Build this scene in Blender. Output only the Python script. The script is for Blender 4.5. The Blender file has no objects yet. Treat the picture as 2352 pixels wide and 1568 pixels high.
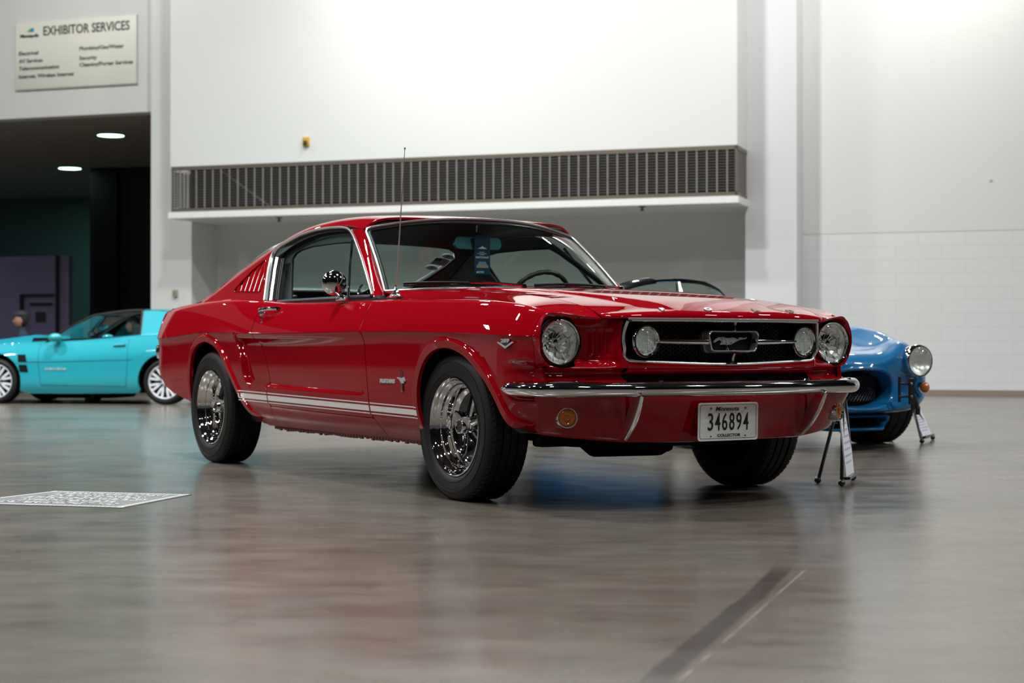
import bpy, bmesh, math, random
import numpy as np
from mathutils import Vector, Matrix
from mathutils.geometry import delaunay_2d_cdt
R_ = math.radians
PI = math.pi
sc = bpy.context.scene
col = sc.collection
random.seed(7)
rng = np.random.default_rng(7)

# ------------------------------------------------------------------ camera, world, lights, exposure
CAMF, HORZ, CAMH = 3851.4, 798.6, 0.6378
cd = bpy.data.cameras.new('camera'); cam = bpy.data.objects.new('camera', cd); col.objects.link(cam)
cd.sensor_width = 36.0; cd.lens = CAMF * 36.0 / 2352.0
cam.location = (0, 0, CAMH)
cam.rotation_euler = (R_(90) + math.atan((HORZ - 784) / CAMF), 0, 0)
cd.clip_start = 0.05; cd.clip_end = 200
cd.dof.use_dof = True; cd.dof.focus_distance = 6.75; cd.dof.aperture_fstop = 4.0
sc.camera = cam
sc.view_settings.view_transform = 'Standard'; sc.view_settings.look = 'None'
sc.view_settings.exposure = 0.0; sc.view_settings.gamma = 1.0
sc.view_settings.use_curve_mapping = False

w = bpy.data.worlds.new('world'); sc.world = w; w.use_nodes = True
bg = w.node_tree.nodes['Background']; bg.inputs[0].default_value = (0.72, 0.80, 0.82, 1); bg.inputs[1].default_value = 0.10

def area_light(name, loc, size, power, color=(1, .98, .94), rot=(0, 0, 0), spread=180):
    ld = bpy.data.lights.new(name, 'AREA'); ld.shape = 'RECTANGLE' if isinstance(size, tuple) else 'DISK'
    if isinstance(size, tuple): ld.size, ld.size_y = size
    else: ld.size = size
    ld.energy = power; ld.color = color; ld.spread = R_(spread)
    o = bpy.data.objects.new(name, ld); col.objects.link(o); o.location = loc; o.rotation_euler = rot
    return o
# wall plane frame: alpha = yaw of the far wall (its left end is farther away)
AL = math.atan(.3385); CA, SA = math.cos(AL), math.sin(AL)
W0 = Vector((5.48, 22.6, 0)); WE = Vector((CA, -SA, 0)); WN = Vector((-SA, -CA, 0))
def wpt(s, n, z=0): return W0 + WE * s + WN * n + Vector((0, 0, z))
def wray(u, v, n):
    d = Vector(((u - 1176) / CAMF, 1.0, -(v - HORZ) / CAMF))
    t = (W0.dot(WN) + n) / d.dot(WN)
    p = d * t
    return (p - W0).dot(WE), p.z + CAMH

# the hall's hanging lamps (rows above the show floor)
hall_lamps = []
for iy, yy in enumerate((-14, -8, -2, 4, 10, 16)):
    for ix, xx in enumerate((-15, -9, -3, 3, 9, 15)):
        if (yy == 16 and xx > 2) or (yy == 10 and xx == 3): continue
        hall_lamps.append((xx + .8 * (iy % 2), yy, 8.6))
for i, p in enumerate(hall_lamps):
    area_light('hall_lamp_light', p, (1.25, .32), (70 if p[1] < -5 else 120) if p[1] < 0 else (200 if p[1] < 9 else 450), (.98, 1.0, .975), spread=115 if p[1] < 4 else 142)
# wall washers high above the frame (two make the hot spots, the rest are added to brighten the walls)
def washer(u, n, z, power):
    s, _ = wray(u, 0, n)
    a = area_light('wall_washer_light', wpt(s, n, z), .5, power, (1, .985, .93))
    a.rotation_euler = (R_(18), 0, -AL)
    return a
washer(930, 1.25 + 1.3, 6.9, 70)
washer(560, 5.2, 8.2, 190)
washer(1250, 5.2, 8.2, 190)
washer(2190, 1.7, 7.0, 60)
washer(2000, 4.6, 8.2, 230)
washer(-1300, 4.6, 8.2, 300)  # added for the unseen left wall that the car side reflects
washer(-2300, 4.6, 8.2, 300)
washer(-40, 3.6, 7.9, 110)

# ------------------------------------------------------------------ materials
MATS = {}
def new_mat(name):
    m = bpy.data.materials.new(name); m.use_nodes = True
    return m, m.node_tree, m.node_tree.nodes['Principled BSDF']
def pm(name, color, rough=.5, metal=0.0, coat=0.0, spec=.5, bump=None, emis=None, sheen=0, alpha=None, coat_rough=.03):
    if name in MATS: return MATS[name]
    m, nt, b = new_mat(name)
    b.inputs['Base Color'].default_value = (*color, 1)
    b.inputs['Roughness'].default_value = rough
    b.inputs['Metallic'].default_value = metal
    b.inputs['Coat Weight'].default_value = coat
    b.inputs['Coat Roughness'].default_value = coat_rough
    b.inputs['Specular IOR Level'].default_value = spec
    if sheen: b.inputs['Sheen Weight'].default_value = sheen
    if emis: b.inputs['Emission Color'].default_value = (*emis[0], 1); b.inputs['Emission Strength'].default_value = emis[1]
    tc = nt.nodes.new('ShaderNodeTexCoord')
    nz = nt.nodes.new('ShaderNodeTexNoise')
    sc_, st = bump if bump else (40, .0)
    nz.inputs['Scale'].default_value = sc_; nz.inputs['Detail'].default_value = 4
    nt.links.new(tc.outputs['Object'], nz.inputs['Vector'])
    if st:
        bp = nt.nodes.new('ShaderNodeBump'); bp.inputs['Strength'].default_value = st; bp.inputs['Distance'].default_value = .002
        nt.links.new(nz.outputs['Fac'], bp.inputs['Height']); nt.links.new(bp.outputs['Normal'], b.inputs['Normal'])
    else:   # a faint variation of roughness keeps every surface procedural
        mr = nt.nodes.new('ShaderNodeMapRange'); mr.inputs['To Min'].default_value = max(0, rough * .9); mr.inputs['To Max'].default_value = min(1, rough * 1.1)
        nt.links.new(nz.outputs['Fac'], mr.inputs['Value']); nt.links.new(mr.outputs['Result'], b.inputs['Roughness'])
    MATS[name] = m
    return m
def glass_mat(name, tint=(.8, .9, .88), refl=1.0, rough=0.0):
    if name in MATS: return MATS[name]
    m = bpy.data.materials.new(name); m.use_nodes = True; nt = m.node_tree; nt.nodes.clear()
    out = nt.nodes.new('ShaderNodeOutputMaterial'); mx = nt.nodes.new('ShaderNodeMixShader')
    tr = nt.nodes.new('ShaderNodeBsdfTransparent'); tr.inputs[0].default_value = (*tint, 1)
    gl = nt.nodes.new('ShaderNodeBsdfGlossy'); gl.inputs['Roughness'].default_value = rough
    fr = nt.nodes.new('ShaderNodeLayerWeight'); fr.inputs['Blend'].default_value = .5
    pw = nt.nodes.new('ShaderNodeMath'); pw.operation = 'POWER'; pw.inputs[1].default_value = 5
    mu = nt.nodes.new('ShaderNodeMath'); mu.operation = 'MULTIPLY_ADD'; mu.inputs[1].default_value = .9 * refl; mu.inputs[2].default_value = .055 * refl; mu.use_clamp = True
    nt.links.new(fr.outputs['Facing'], pw.inputs[0]); nt.links.new(pw.outputs[0], mu.inputs[0]); nt.links.new(mu.outputs[0], mx.inputs[0])
    nt.links.new(tr.outputs[0], mx.inputs[1]); nt.links.new(gl.outputs[0], mx.inputs[2]); nt.links.new(mx.outputs[0], out.inputs[0])
    MATS[name] = m
    return m
RED = pm('red_car_paint', (.285, .0013, .006), .45, 0, 1.0, .0, coat_rough=.008)
WHITE_PAINT = pm('white_stripe_paint', (.90, .89, .88), .3, 0, 1.0)
CHROME = pm('polished_chrome', (.78, .79, .81), .04, 1.0)
CHROME_SATIN = pm('brushed_chrome', (.74, .75, .76), .24, .85)
EMBL = pm('emblem_silver', (.66, .67, .68), .32, .55)
RUBBER = pm('black_rubber', (.012, .012, .013), .55, 0, 0, .35)
TIRE = pm('tire_rubber', (.010, .010, .011), .60, 0, 0, .35, bump=(60, .25))
BLACK = pm('black_plastic', (.01, .01, .011), .4)
FLAT = pm('flat_black_steel', (.007, .007, .008), .75, spec=.12, bump=(30, .3))
SATIN = pm('satin_black_paint', (.008, .008, .009), .28, 0, .3)
VINYL = pm('black_vinyl', (.014, .016, .018), .5, bump=(90, .3))
GLASS = glass_mat('tinted_car_glass', (.82, .95, .93))
WGLASS = glass_mat('windshield_glass', (.88, .97, .95))
LENS = glass_mat('clear_lens_glass', (.93, .96, .95), 1.0)
REFLECTOR = pm('lamp_reflector', (.95, .96, .95), .30, .55)
AMBER = pm('amber_lens', (.50, .13, .006), .15, 0, 1.0)
STEEL = pm('grey_steel', (.30, .30, .30), .35, 1.0)

# ------------------------------------------------------------------ mesh helpers
def tag(o, label=None, cat=None, group=None, kind=None):
    if label: o['label'] = label
    if cat: o['category'] = cat
    if group: o['group'] = group
    if kind: o['kind'] = kind
    return o
def empty(name, loc=(0, 0, 0), rz=0, parent=None):
    o = bpy.data.objects.new(name, None); col.objects.link(o); o.location = loc; o.rotation_euler = (0, 0, rz)
    o.empty_display_size = .1
    if parent: o.parent = parent
    return o
def mesh_obj(name, verts, faces, mat, parent=None, smooth=True, normals=None, fmat=None, sharp=None):
    me = bpy.data.meshes.new(name)
    me.from_pydata([tuple(map(float, v)) for v in verts], [], [tuple(map(int, f)) for f in faces])
    for m in (mat if isinstance(mat, (list, tuple)) else [mat]): me.materials.append(m)
    if fmat is not None: me.polygons.foreach_set('material_index', np.array(fmat, dtype=np.int32))
    me.polygons.foreach_set('use_smooth', [smooth] * len(me.polygons))
    me.update()
    if normals is not None:
        me.normals_split_custom_set_from_vertices([tuple(map(float, n)) for n in normals])
    elif smooth and sharp is not None:
        me.set_sharp_from_angle(angle=R_(sharp))
    o = bpy.data.objects.new(name, me); col.objects.link(o)
    if parent: o.parent = parent
    return o
class MB:
    """collects shapes, links them as ONE mesh object"""
    def __init__(s): s.v = []; s.f = []; s.m = []
    def add(s, vs, fs, mi=0):
        k = len(s.v); s.v += [tuple(map(float, v)) for v in vs]; s.f += [tuple(int(i) + k for i in f) for f in fs]; s.m += [mi] * len(fs); return s
    def box(s, a, b, mi=0, T=None, bev=0):
        x0, y0, z0 = a; x1, y1, z1 = b
        if bev > 0:
            bm = bmesh.new(); bmesh.ops.create_cube(bm, size=1)
            for v in bm.verts: v.co = Vector(((x0 + x1) / 2 + v.co.x * (x1 - x0), (y0 + y1) / 2 + v.co.y * (y1 - y0), (z0 + z1) / 2 + v.co.z * (z1 - z0)))
            bmesh.ops.bevel(bm, geom=bm.edges[:], offset=bev, segments=2, profile=.5, affect='EDGES')
            bm.verts.index_update()
            vs = [v.co.copy() for v in bm.verts]; fs = [[v.index for v in f.verts] for f in bm.faces]; bm.free()
        else:
            vs = [Vector(p) for p in ((x0, y0, z0), (x1, y0, z0), (x1, y1, z0), (x0, y1, z0), (x0, y0, z1), (x1, y0, z1), (x1, y1, z1), (x0, y1, z1))]
            fs = [(0, 3, 2, 1), (4, 5, 6, 7), (0, 1, 5, 4), (1, 2, 6, 5), (2, 3, 7, 6), (3, 0, 4, 7)]
        if T is not None: vs = [T @ v for v in vs]
        return s.add(vs, fs, mi)
    def tube(s, pts, r, n=10, mi=0, cap=True, flat=1.0, up=None):
        pts = [Vector(p) for p in pts]; N = len(pts)
        rr = r if isinstance(r, (list, tuple)) else [r] * N
        vs = []; fs = []; u = None
        for i, p in enumerate(pts):
            d = (pts[min(i + 1, N - 1)] - pts[max(i - 1, 0)]).normalized()
            if u is None:
                u = Vector(up) if up else (Vector((0, 0, 1)) if abs(d.z) < .9 else Vector((1, 0, 0)))
            u = (u - d * u.dot(d)).normalized(); w_ = d.cross(u)
            for k in range(n):
                a = 2 * PI * k / n; vs.append(p + (u * math.cos(a) + w_ * math.sin(a) * flat) * rr[i])
        for i in range(N - 1):
            for k in range(n):
                a = i * n + k; b = i * n + (k + 1) % n; fs.append((a, b, b + n, a + n))
        if cap: fs.append(tuple(range(n))[::-1]); fs.append(tuple((N - 1) * n + k for k in range(n)))
        return s.add(vs, fs, mi)
    def lathe(s, prof, axis='y', c=(0, 0, 0), n=48, mi=0, a0=0, T=None, close=False):
        """prof: list of (radius, along-axis)"""
        vs = []; fs = []; P = len(prof)
        for i in range(n):
            a = a0 + 2 * PI * i / n; ca, sa = math.cos(a), math.sin(a)
            for r, h in prof:
                p = {'y': (r * ca, h, r * sa), 'x': (h, r * ca, r * sa), 'z': (r * ca, r * sa, h)}[axis]
                vs.append(Vector(p) + Vector(c))
        for i in range(n):
            j = (i + 1) % n
            for k in range(P - 1): fs.append((i * P + k, i * P + k + 1, j * P + k + 1, j * P + k))
        if T is not None: vs = [T @ v for v in vs]
        return s.add(vs, fs, mi)
    def prism(s, pts, d0, d1, axis='y', mi=0, T=None):
        """extrude a 2-D outline; axis y: pts are (x,z); x: (y,z); z: (x,y)"""
        def P(p, h): return {'y': (p[0], h, p[1]), 'x': (h, p[0], p[1]), 'z': (p[0], p[1], h)}[axis]
        n = len(pts); vs = [Vector(P(p, d0)) for p in pts] + [Vector(P(p, d1)) for p in pts]
        if T is not None: vs = [T @ v for v in vs]
        fs = [tuple(range(n))[::-1], tuple(range(n, 2 * n))] + [(k, (k + 1) % n, (k + 1) % n + n, k + n) for k in range(n)]
        return s.add(vs, fs, mi)
    def mirror_y(s):
        k = len(s.v); v0 = list(s.v); f0 = list(s.f); m0 = list(s.m)
        s.v += [(x, -y, z) for x, y, z in v0]; s.f += [tuple(i + k for i in f[::-1]) for f in f0]; s.m += m0
        return s
    def build(s, name, mat, parent=None, smooth=True, sharp=38, fixn=False):
        o = mesh_obj(name, s.v, s.f, mat, parent, smooth, fmat=s.m if isinstance(mat, (list, tuple)) else None, sharp=sharp)
        if fixn:
            bm = bmesh.new(); bm.from_mesh(o.data); bmesh.ops.recalc_face_normals(bm, faces=bm.faces[:]); bm.to_mesh(o.data); bm.free()
            if smooth and sharp: o.data.set_sharp_from_angle(angle=R_(sharp))
        return o
def flipy(o_v): return [(x, -y, z) for x, y, z in o_v]
def nspl(xs, ys):
    """natural cubic spline, vectorised"""
    xs = np.array(xs, float); ys = np.array(ys, float); o_ = np.argsort(xs); xs = xs[o_]; ys = ys[o_]; n = len(xs); h = np.diff(xs)
    A = np.zeros((n, n)); b = np.zeros(n); A[0, 0] = A[-1, -1] = 1
    for i in range(1, n - 1):
        A[i, i - 1] = h[i - 1]; A[i, i] = 2 * (h[i - 1] + h[i]); A[i, i + 1] = h[i]
        b[i] = 6 * ((ys[i + 1] - ys[i]) / h[i] - (ys[i] - ys[i - 1]) / h[i - 1])
    M = np.linalg.solve(A, b)
    def f(x):
        x = np.asarray(x, float); i = np.clip(np.searchsorted(xs, x) - 1, 0, n - 2)
        xc = np.clip(x, xs[0], xs[-1]); t = xc - xs[i]; hh = h[i]; u = hh - t
        y = (M[i] * u ** 3 + M[i + 1] * t ** 3) / (6 * hh) + (ys[i] / hh - M[i] * hh / 6) * u + (ys[i + 1] / hh - M[i + 1] * hh / 6) * t
        s0 = (ys[1] - ys[0]) / h[0] - h[0] * M[1] / 6; s1 = (ys[-1] - ys[-2]) / h[-1] + h[-1] * M[-2] / 6
        return y + np.where(x < xs[0], (x - xs[0]) * s0, 0) + np.where(x > xs[-1], (x - xs[-1]) * s1, 0)
    return f
def lin(xs, ys):
    xs = np.array(xs, float); ys = np.array(ys, float)
    return lambda x: np.interp(x, xs, ys)
def sstep(a, b, x):
    t = np.clip((np.asarray(x, float) - a) / (b - a), 0, 1); return t * t * (3 - 2 * t)
def curve3(pts, n):
    """resample a 3-D (or 2-D) control polygon as a natural spline with n points"""
    P = np.array(pts, float); d = np.r_[0, np.cumsum(np.linalg.norm(np.diff(P, axis=0), axis=1) ** .5)]
    t = np.linspace(0, d[-1], n); return np.stack([nspl(d, P[:, k])(t) for k in range(P.shape[1])], 1)
def poly3(pts, n):
    P = np.array(pts, float); d = np.r_[0, np.cumsum(np.linalg.norm(np.diff(P, axis=0), axis=1))]
    t = np.linspace(0, d[-1], n); return np.stack([np.interp(t, d, P[:, k]) for k in range(P.shape[1])], 1)
def grid_faces(nu, nv, closed_v=False):
    f = []
    for i in range(nu - 1):
        for j in range(nv - (0 if closed_v else 1)):
            k = (j + 1) % nv; f.append((i * nv + j, (i + 1) * nv + j, (i + 1) * nv + k, i * nv + k))
    return f
def loft(name, rows, mat, parent=None, flip=False, side=1, thick=0, sharp=40, mirror=False):
    rows = np.array(rows, float); nu, nv, _ = rows.shape
    V = rows.reshape(-1, 3).copy(); F = grid_faces(nu, nv)
    if thick:
        gu = np.gradient(rows, axis=0); gv = np.gradient(rows, axis=1); N = np.cross(gu, gv); N /= np.linalg.norm(N, axis=2, keepdims=True) + 1e-12
        B = (rows - N * thick).reshape(-1, 3); k = len(V); V = np.vstack([V, B])
        F = F + [tuple(i + k for i in f[::-1]) for f in F]
        loop = [i * nv for i in range(nu)] + [(nu - 1) * nv + j for j in range(1, nv)] + [i * nv + nv - 1 for i in range(nu - 2, -1, -1)] + [j for j in range(nv - 2, 0, -1)]
        for a, b in zip(loop, loop[1:] + loop[:1]): F.append((b, a, a + k, b + k))
    if side < 0: V[:, 1] *= -1; F = [f[::-1] for f in F]
    if flip: F = [f[::-1] for f in F]
    return mesh_obj(name, V, F, mat, parent, True, sharp=sharp)
def pip(poly, P):
    """points in polygon"""
    x, y = P[:, 0], P[:, 1]; inside = np.zeros(len(P), bool); n = len(poly); j = n - 1
    for i in range(n):
        xi, yi = poly[i]; xj, yj = poly[j]
        c = ((yi > y) != (yj > y)); den = (yj - yi) if yj != yi else 1e-12
        inside ^= c & (x < (xj - xi) * (y - yi) / den + xi); j = i
    return inside
def resamp(poly, h, closed=True):
    P = [np.array(p, float) for p in poly]; out = []
    n = len(P)
    for i in range(n if closed else n - 1):
        a, b = P[i], P[(i + 1) % n]; k = max(1, int(math.ceil(np.linalg.norm(b - a) / h)))
        for q in range(k): out.append(a + (b - a) * q / k)
    if not closed: out.append(P[-1])
    return np.array(out)
def segdist(P, A):
    """distance of points P to polyline A (open)"""
    d = np.full(len(P), 1e9)
    for a, b in zip(A[:-1], A[1:]):
        ab = b - a; L = ab @ ab + 1e-15; t = np.clip(((P - a) @ ab) / L, 0, 1); q = a + t[:, None] * ab
        d = np.minimum(d, np.hypot(*(P - q).T))
    return d
def panel(name, outline, S, mat, parent=None, h=.03, rows=None, cols=None, holes=(), extra=(), thick=.02, side=1, out=None, edge_h=None, matfn=None, eps=4e-4, rim_mat=None):
    """triangulates a 2-D outline, lifts it with S(P[n,2])->[n,3] and gives it smooth surface normals and a folded rim"""
    ol = resamp(outline, edge_h or h * .6); hs = [resamp(q, edge_h or h * .6) for q in holes]
    mn, mx = ol.min(0), ol.max(0)
    us = cols if cols is not None else np.arange(mn[0] + h * .37, mx[0], h)
    vs = rows if rows is not None else np.arange(mn[1] + h * .41, mx[1], h)
    us = [a for a in us if mn[0] < a < mx[0]]; vs = [a for a in vs if mn[1] < a < mx[1]]
    G = np.array([(a, b) for a in us for b in vs]) if len(us) and len(vs) else np.zeros((0, 2))
    ex = []; 
    for line, offs in extra:
        line = resamp(line, h * .45, closed=False)
        t = np.gradient(line, axis=0); t /= np.linalg.norm(t, axis=1, keepdims=True) + 1e-12; nn = np.stack([-t[:, 1], t[:, 0]], 1)
        for o_ in offs: ex.append(line + nn * o_)
        if len(G): G = G[segdist(G, line) > max(abs(o_) for o_ in offs) + h * .3]
    ex = np.vstack(ex) if ex else np.zeros((0, 2))
    pts = np.vstack([G, ex]) if len(ex) else G
    loops = [ol] + hs
    keep = pip(ol, pts) if len(pts) else np.zeros(0, bool)
    for q in hs: keep &= ~pip(q, pts)
    dm = np.full(len(pts), 1e9)
    for q in loops: dm = np.minimum(dm, segdist(pts, np.vstack([q, q[:1]]))) if len(pts) else dm
    pts = pts[keep & (dm > (edge_h or h * .6) * .33)] if len(pts) else pts
    if len(pts):   # drop near duplicates
        key = np.round(pts / (h * .12)).astype(int); _, idx = np.unique(key, axis=0, return_index=True); pts = pts[np.sort(idx)]
    V2 = np.vstack(loops + [pts]); edges = []; k = 0
    for q in loops:
        n = len(q); edges += [(k + i, k + (i + 1) % n) for i in range(n)]; k += n
    r = delaunay_2d_cdt([Vector((float(a), float(b))) for a, b in V2], edges, [], 0, 1e-7)
    RV = np.array([(v.x, v.y) for v in r[0]]); RF = [f for f in r[2]]
    C = np.array([RV[list(f)].mean(0) for f in RF]); k_ = pip(ol, C)
    for q in hs: k_ &= ~pip(q, C)
    F = [tuple(f) for f, t in zip(RF, k_) if t]
    P3 = S(RV); e = eps
    du = S(RV + [e, 0]) - S(RV - [e, 0]); dv = S(RV + [0, e]) - S(RV - [0, e]); N = np.cross(du, dv)
    N /= np.linalg.norm(N, axis=1, keepdims=True) + 1e-15
    if out is not None:
        cN = N.mean(0)
        if cN @ np.array(out) < 0: N = -N
    # face winding follows N
    FF = []
    for f in F:
        a, b, c = P3[f[0]], P3[f[1]], P3[f[2]]
        FF.append(f if np.cross(b - a, c - a) @ N[f[0]] > 0 else f[::-1])
    V = [P3]; NN = [N]; fm = [0] * len(FF); base = len(P3)
    if matfn is not None:
        cc = np.array([RV[list(f)].mean(0) for f in FF]); fm = list(matfn(cc))
    if thick:
        cnt = {}
        for f in FF:
            for a, b in zip(f, f[1:] + f[:1]): cnt[(a, b)] = cnt.get((a, b), 0) + 1
        bd = [(a, b) for (a, b) in cnt if (b, a) not in cnt]
        ids = sorted({i for e_ in bd for i in e_}); mp = {i: q for q, i in enumerate(ids)}
        rn = np.zeros((len(ids), 3))
        for a, b in bd:
            t = P3[b] - P3[a]; o_ = np.cross(t, N[a]); L = np.linalg.norm(o_) + 1e-12
            rn[mp[a]] += o_ / L; rn[mp[b]] += o_ / L
        rn /= np.linalg.norm(rn, axis=1, keepdims=True) + 1e-12
        B0 = P3[ids]; Nn = N[ids]
        b = .0015
        ring = [(B0, rn * .3 + Nn * .7), (B0 + rn * b * .6 - Nn * b, rn), (B0 + rn * b * .6 - Nn * thick, rn)]
        offs = []
        for p_, n_ in ring:
            n_ = n_ / (np.linalg.norm(n_, axis=1, keepdims=True) + 1e-12); offs.append(base); V.append(p_); NN.append(n_); base += len(ids)
        for (o0, o1) in ((offs[0], offs[1]), (offs[1], offs[2])):
            for a, b_ in bd: FF.append((o0 + mp[b_], o0 + mp[a], o1 + mp[a], o1 + mp[b_])); fm.append(0 if rim_mat is None else rim_mat)
    V = np.vstack(V); NN = np.vstack(NN)
    if side < 0: V[:, 1] *= -1; NN[:, 1] *= -1; FF = [f[::-1] for f in FF]
    return mesh_obj(name, V, FF, mat, parent, True, normals=NN, fmat=fm if isinstance(mat, (list, tuple)) else None)
def text_mesh(txt, size, extrude=.001, align='CENTER', shear=0, sx=1.0, bold=0, spacing=1.0):
    cu = bpy.data.curves.new('txt', 'FONT'); cu.body = txt; cu.size = size; cu.extrude = extrude; cu.align_x = align; cu.align_y = 'CENTER'
    cu.shear = shear; cu.offset = bold; cu.resolution_u = 3; cu.space_character = spacing
    o = bpy.data.objects.new('txt', cu); col.objects.link(o); bpy.context.view_layer.update()
    dg = bpy.context.evaluated_depsgraph_get(); me = bpy.data.meshes.new_from_object(o.evaluated_get(dg))
    vs = [(v.co.x * sx, v.co.y, v.co.z) for v in me.vertices]; fs = [tuple(p.vertices) for p in me.polygons]
    bpy.data.objects.remove(o); bpy.data.curves.remove(cu); bpy.data.meshes.remove(me)
    return vs, fs
def place_text(mb, txt, size, T, **k):
    mi = k.pop('mi', 0); vs, fs = text_mesh(txt, size, **k); mb.add([T @ Vector(v) for v in vs], fs, mi)
def frame(origin, ex, ey, ez=None):
    ex = Vector(ex).normalized(); ey = Vector(ey); ey = (ey - ex * ey.dot(ex)).normalized(); ez = ex.cross(ey)
    M = Matrix.Identity(4)
    for i in range(3): M[i][0] = ex[i]; M[i][1] = ey[i]; M[i][2] = ez[i]; M[i][3] = origin[i]
    return M
# ================================================================== THE HALL
def wall_mat(name, base, brick=False):
    m, nt, b = new_mat(name); N = nt.nodes; L = nt.links
    tc = N.new('ShaderNodeTexCoord'); nz = N.new('ShaderNodeTexNoise'); nz.inputs['Scale'].default_value = .8; nz.inputs['Detail'].default_value = 5
    L.new(tc.outputs['Object'], nz.inputs['Vector'])
    rp = N.new('ShaderNodeMixRGB'); rp.inputs[1].default_value = (*[c * .97 for c in base], 1); rp.inputs[2].default_value = (*base, 1)
    L.new(nz.outputs['Fac'], rp.inputs[0])
    b.inputs['Roughness'].default_value = .55
    colr = rp.outputs[0]
    if brick:
        br = N.new('ShaderNodeTexBrick'); br.inputs['Scale'].default_value = 1.0
        br.inputs['Brick Width'].default_value = .61; br.inputs['Row Height'].default_value = .183; br.inputs['Mortar Size'].default_value = .006
        br.inputs['Color1'].default_value = (1, 1, 1, 1); br.inputs['Color2'].default_value = (.985, .985, .985, 1); br.inputs['Mortar'].default_value = (.92, .925, .93, 1)
        sp = N.new('ShaderNodeSeparateXYZ'); cb = N.new('ShaderNodeCombineXYZ'); L.new(tc.outputs['Object'], sp.inputs[0])
        L.new(sp.outputs[0], cb.inputs[0]); L.new(sp.outputs[2], cb.inputs[1]); L.new(cb.outputs[0], br.inputs['Vector'])
        mu = N.new('ShaderNodeMixRGB'); mu.blend_type = 'MULTIPLY'; mu.inputs[0].default_value = 1
        L.new(colr, mu.inputs[1]); L.new(br.outputs['Color'], mu.inputs[2]); colr = mu.outputs[0]
        bp = N.new('ShaderNodeBump'); bp.inputs['Strength'].default_value = .22; bp.inputs['Distance'].default_value = .01; bp.invert = True
        L.new(br.outputs['Fac'], bp.inputs['Height']); L.new(bp.outputs[0], b.inputs['Normal'])
    L.new(colr, b.inputs['Base Color'])
    return m
WALL = wall_mat('white_wall_paint', (.76, .79, .785))
WALLR = wall_mat('white_wall_paint_pier', (.78, .79, .83))
BRICK = wall_mat('white_painted_block', (.80, .82, .835), True)
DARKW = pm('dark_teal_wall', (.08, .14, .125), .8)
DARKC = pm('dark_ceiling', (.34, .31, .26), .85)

m, nt, b = new_mat('polished_concrete'); N = nt.nodes; L = nt.links
tc = N.new('ShaderNodeTexCoord')
def noise(scale, detail=6, rough=.6, stretch=(1, 1, 1), rot=0):
    mp = N.new('ShaderNodeMapping'); mp.inputs['Scale'].default_value = stretch; mp.inputs['Rotation'].default_value = (0, 0, rot)
    L.new(tc.outputs['Object'], mp.inputs['Vector'])
    n_ = N.new('ShaderNodeTexNoise'); n_.inputs['Scale'].default_value = scale; n_.inputs['Detail'].default_value = detail; n_.inputs['Roughness'].default_value = rough
    L.new(mp.outputs[0], n_.inputs['Vector']); return n_.outputs['Fac']
def ramp(fac, stops):
    r = N.new('ShaderNodeValToRGB'); L.new(fac, r.inputs[0])
    while len(r.color_ramp.elements) < len(stops): r.color_ramp.elements.new(.5)
    for e_, (p_, c_) in zip(r.color_ramp.elements, stops): e_.position = p_; e_.color = (*c_, 1)
    return r.outputs[0]
def mixc(a, b_, f, mode='MIX'):
    x = N.new('ShaderNodeMixRGB'); x.blend_type = mode
    for i, q in ((0, f), (1, a), (2, b_)):
        if isinstance(q, (int, float)): x.inputs[i].default_value = q
        elif isinstance(q, tuple): x.inputs[i].default_value = (*q, 1)
        else: L.new(q, x.inputs[i])
    return x.outputs[0]
def mth(op, a, b_=None, clamp=False):
    x = N.new('ShaderNodeMath'); x.operation = op; x.use_clamp = clamp
    for i, q in ((0, a), (1, b_)):
        if q is None: continue
        if isinstance(q, (int, float)): x.inputs[i].default_value = q
        else: L.new(q, x.inputs[i])
    return x.outputs[0]
big = ramp(noise(.55, 5, .6), [(.36, (.092, .078, .065)), (.5, (.122, .102, .086)), (.64, (.126, .115, .098))])
mid = ramp(noise(3.5, 8, .7, (1, 1.6, 1)), [(.3, (.72, .72, .72)), (.5, (1, 1, 1)), (.72, (1.18, 1.16, 1.12))])
fine = ramp(noise(90, 4, .8), [(.3, (.86, .86, .86)), (.7, (1.12, 1.12, 1.12))])
c_ = mixc(big, mid, 1, 'MULTIPLY'); c_ = mixc(c_, fine, 1, 'MULTIPLY')
streak = ramp(noise(2.2, 6, .75, (1.0, 9, 1), .12), [(.56, (1, 1, 1)), (.66, (.80, .79, .78)), (.70, (1, 1, 1))])
c_ = mixc(c_, streak, .8, 'MULTIPLY')
scr = ramp(noise(5, 3, .6, (1, 14, 1), -.2), [(.70, (0, 0, 0)), (.76, (1, 1, 1))])
c_ = mixc(c_, (.34, .32, .29), mth('MULTIPLY', scr, .25))
sp = N.new('ShaderNodeSeparateXYZ'); L.new(tc.outputs['Object'], sp.inputs[0])
wob = noise(1.3, 4, .6); wob2 = mth('MULTIPLY', mth('SUBTRACT', wob, .5), .05)
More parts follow.
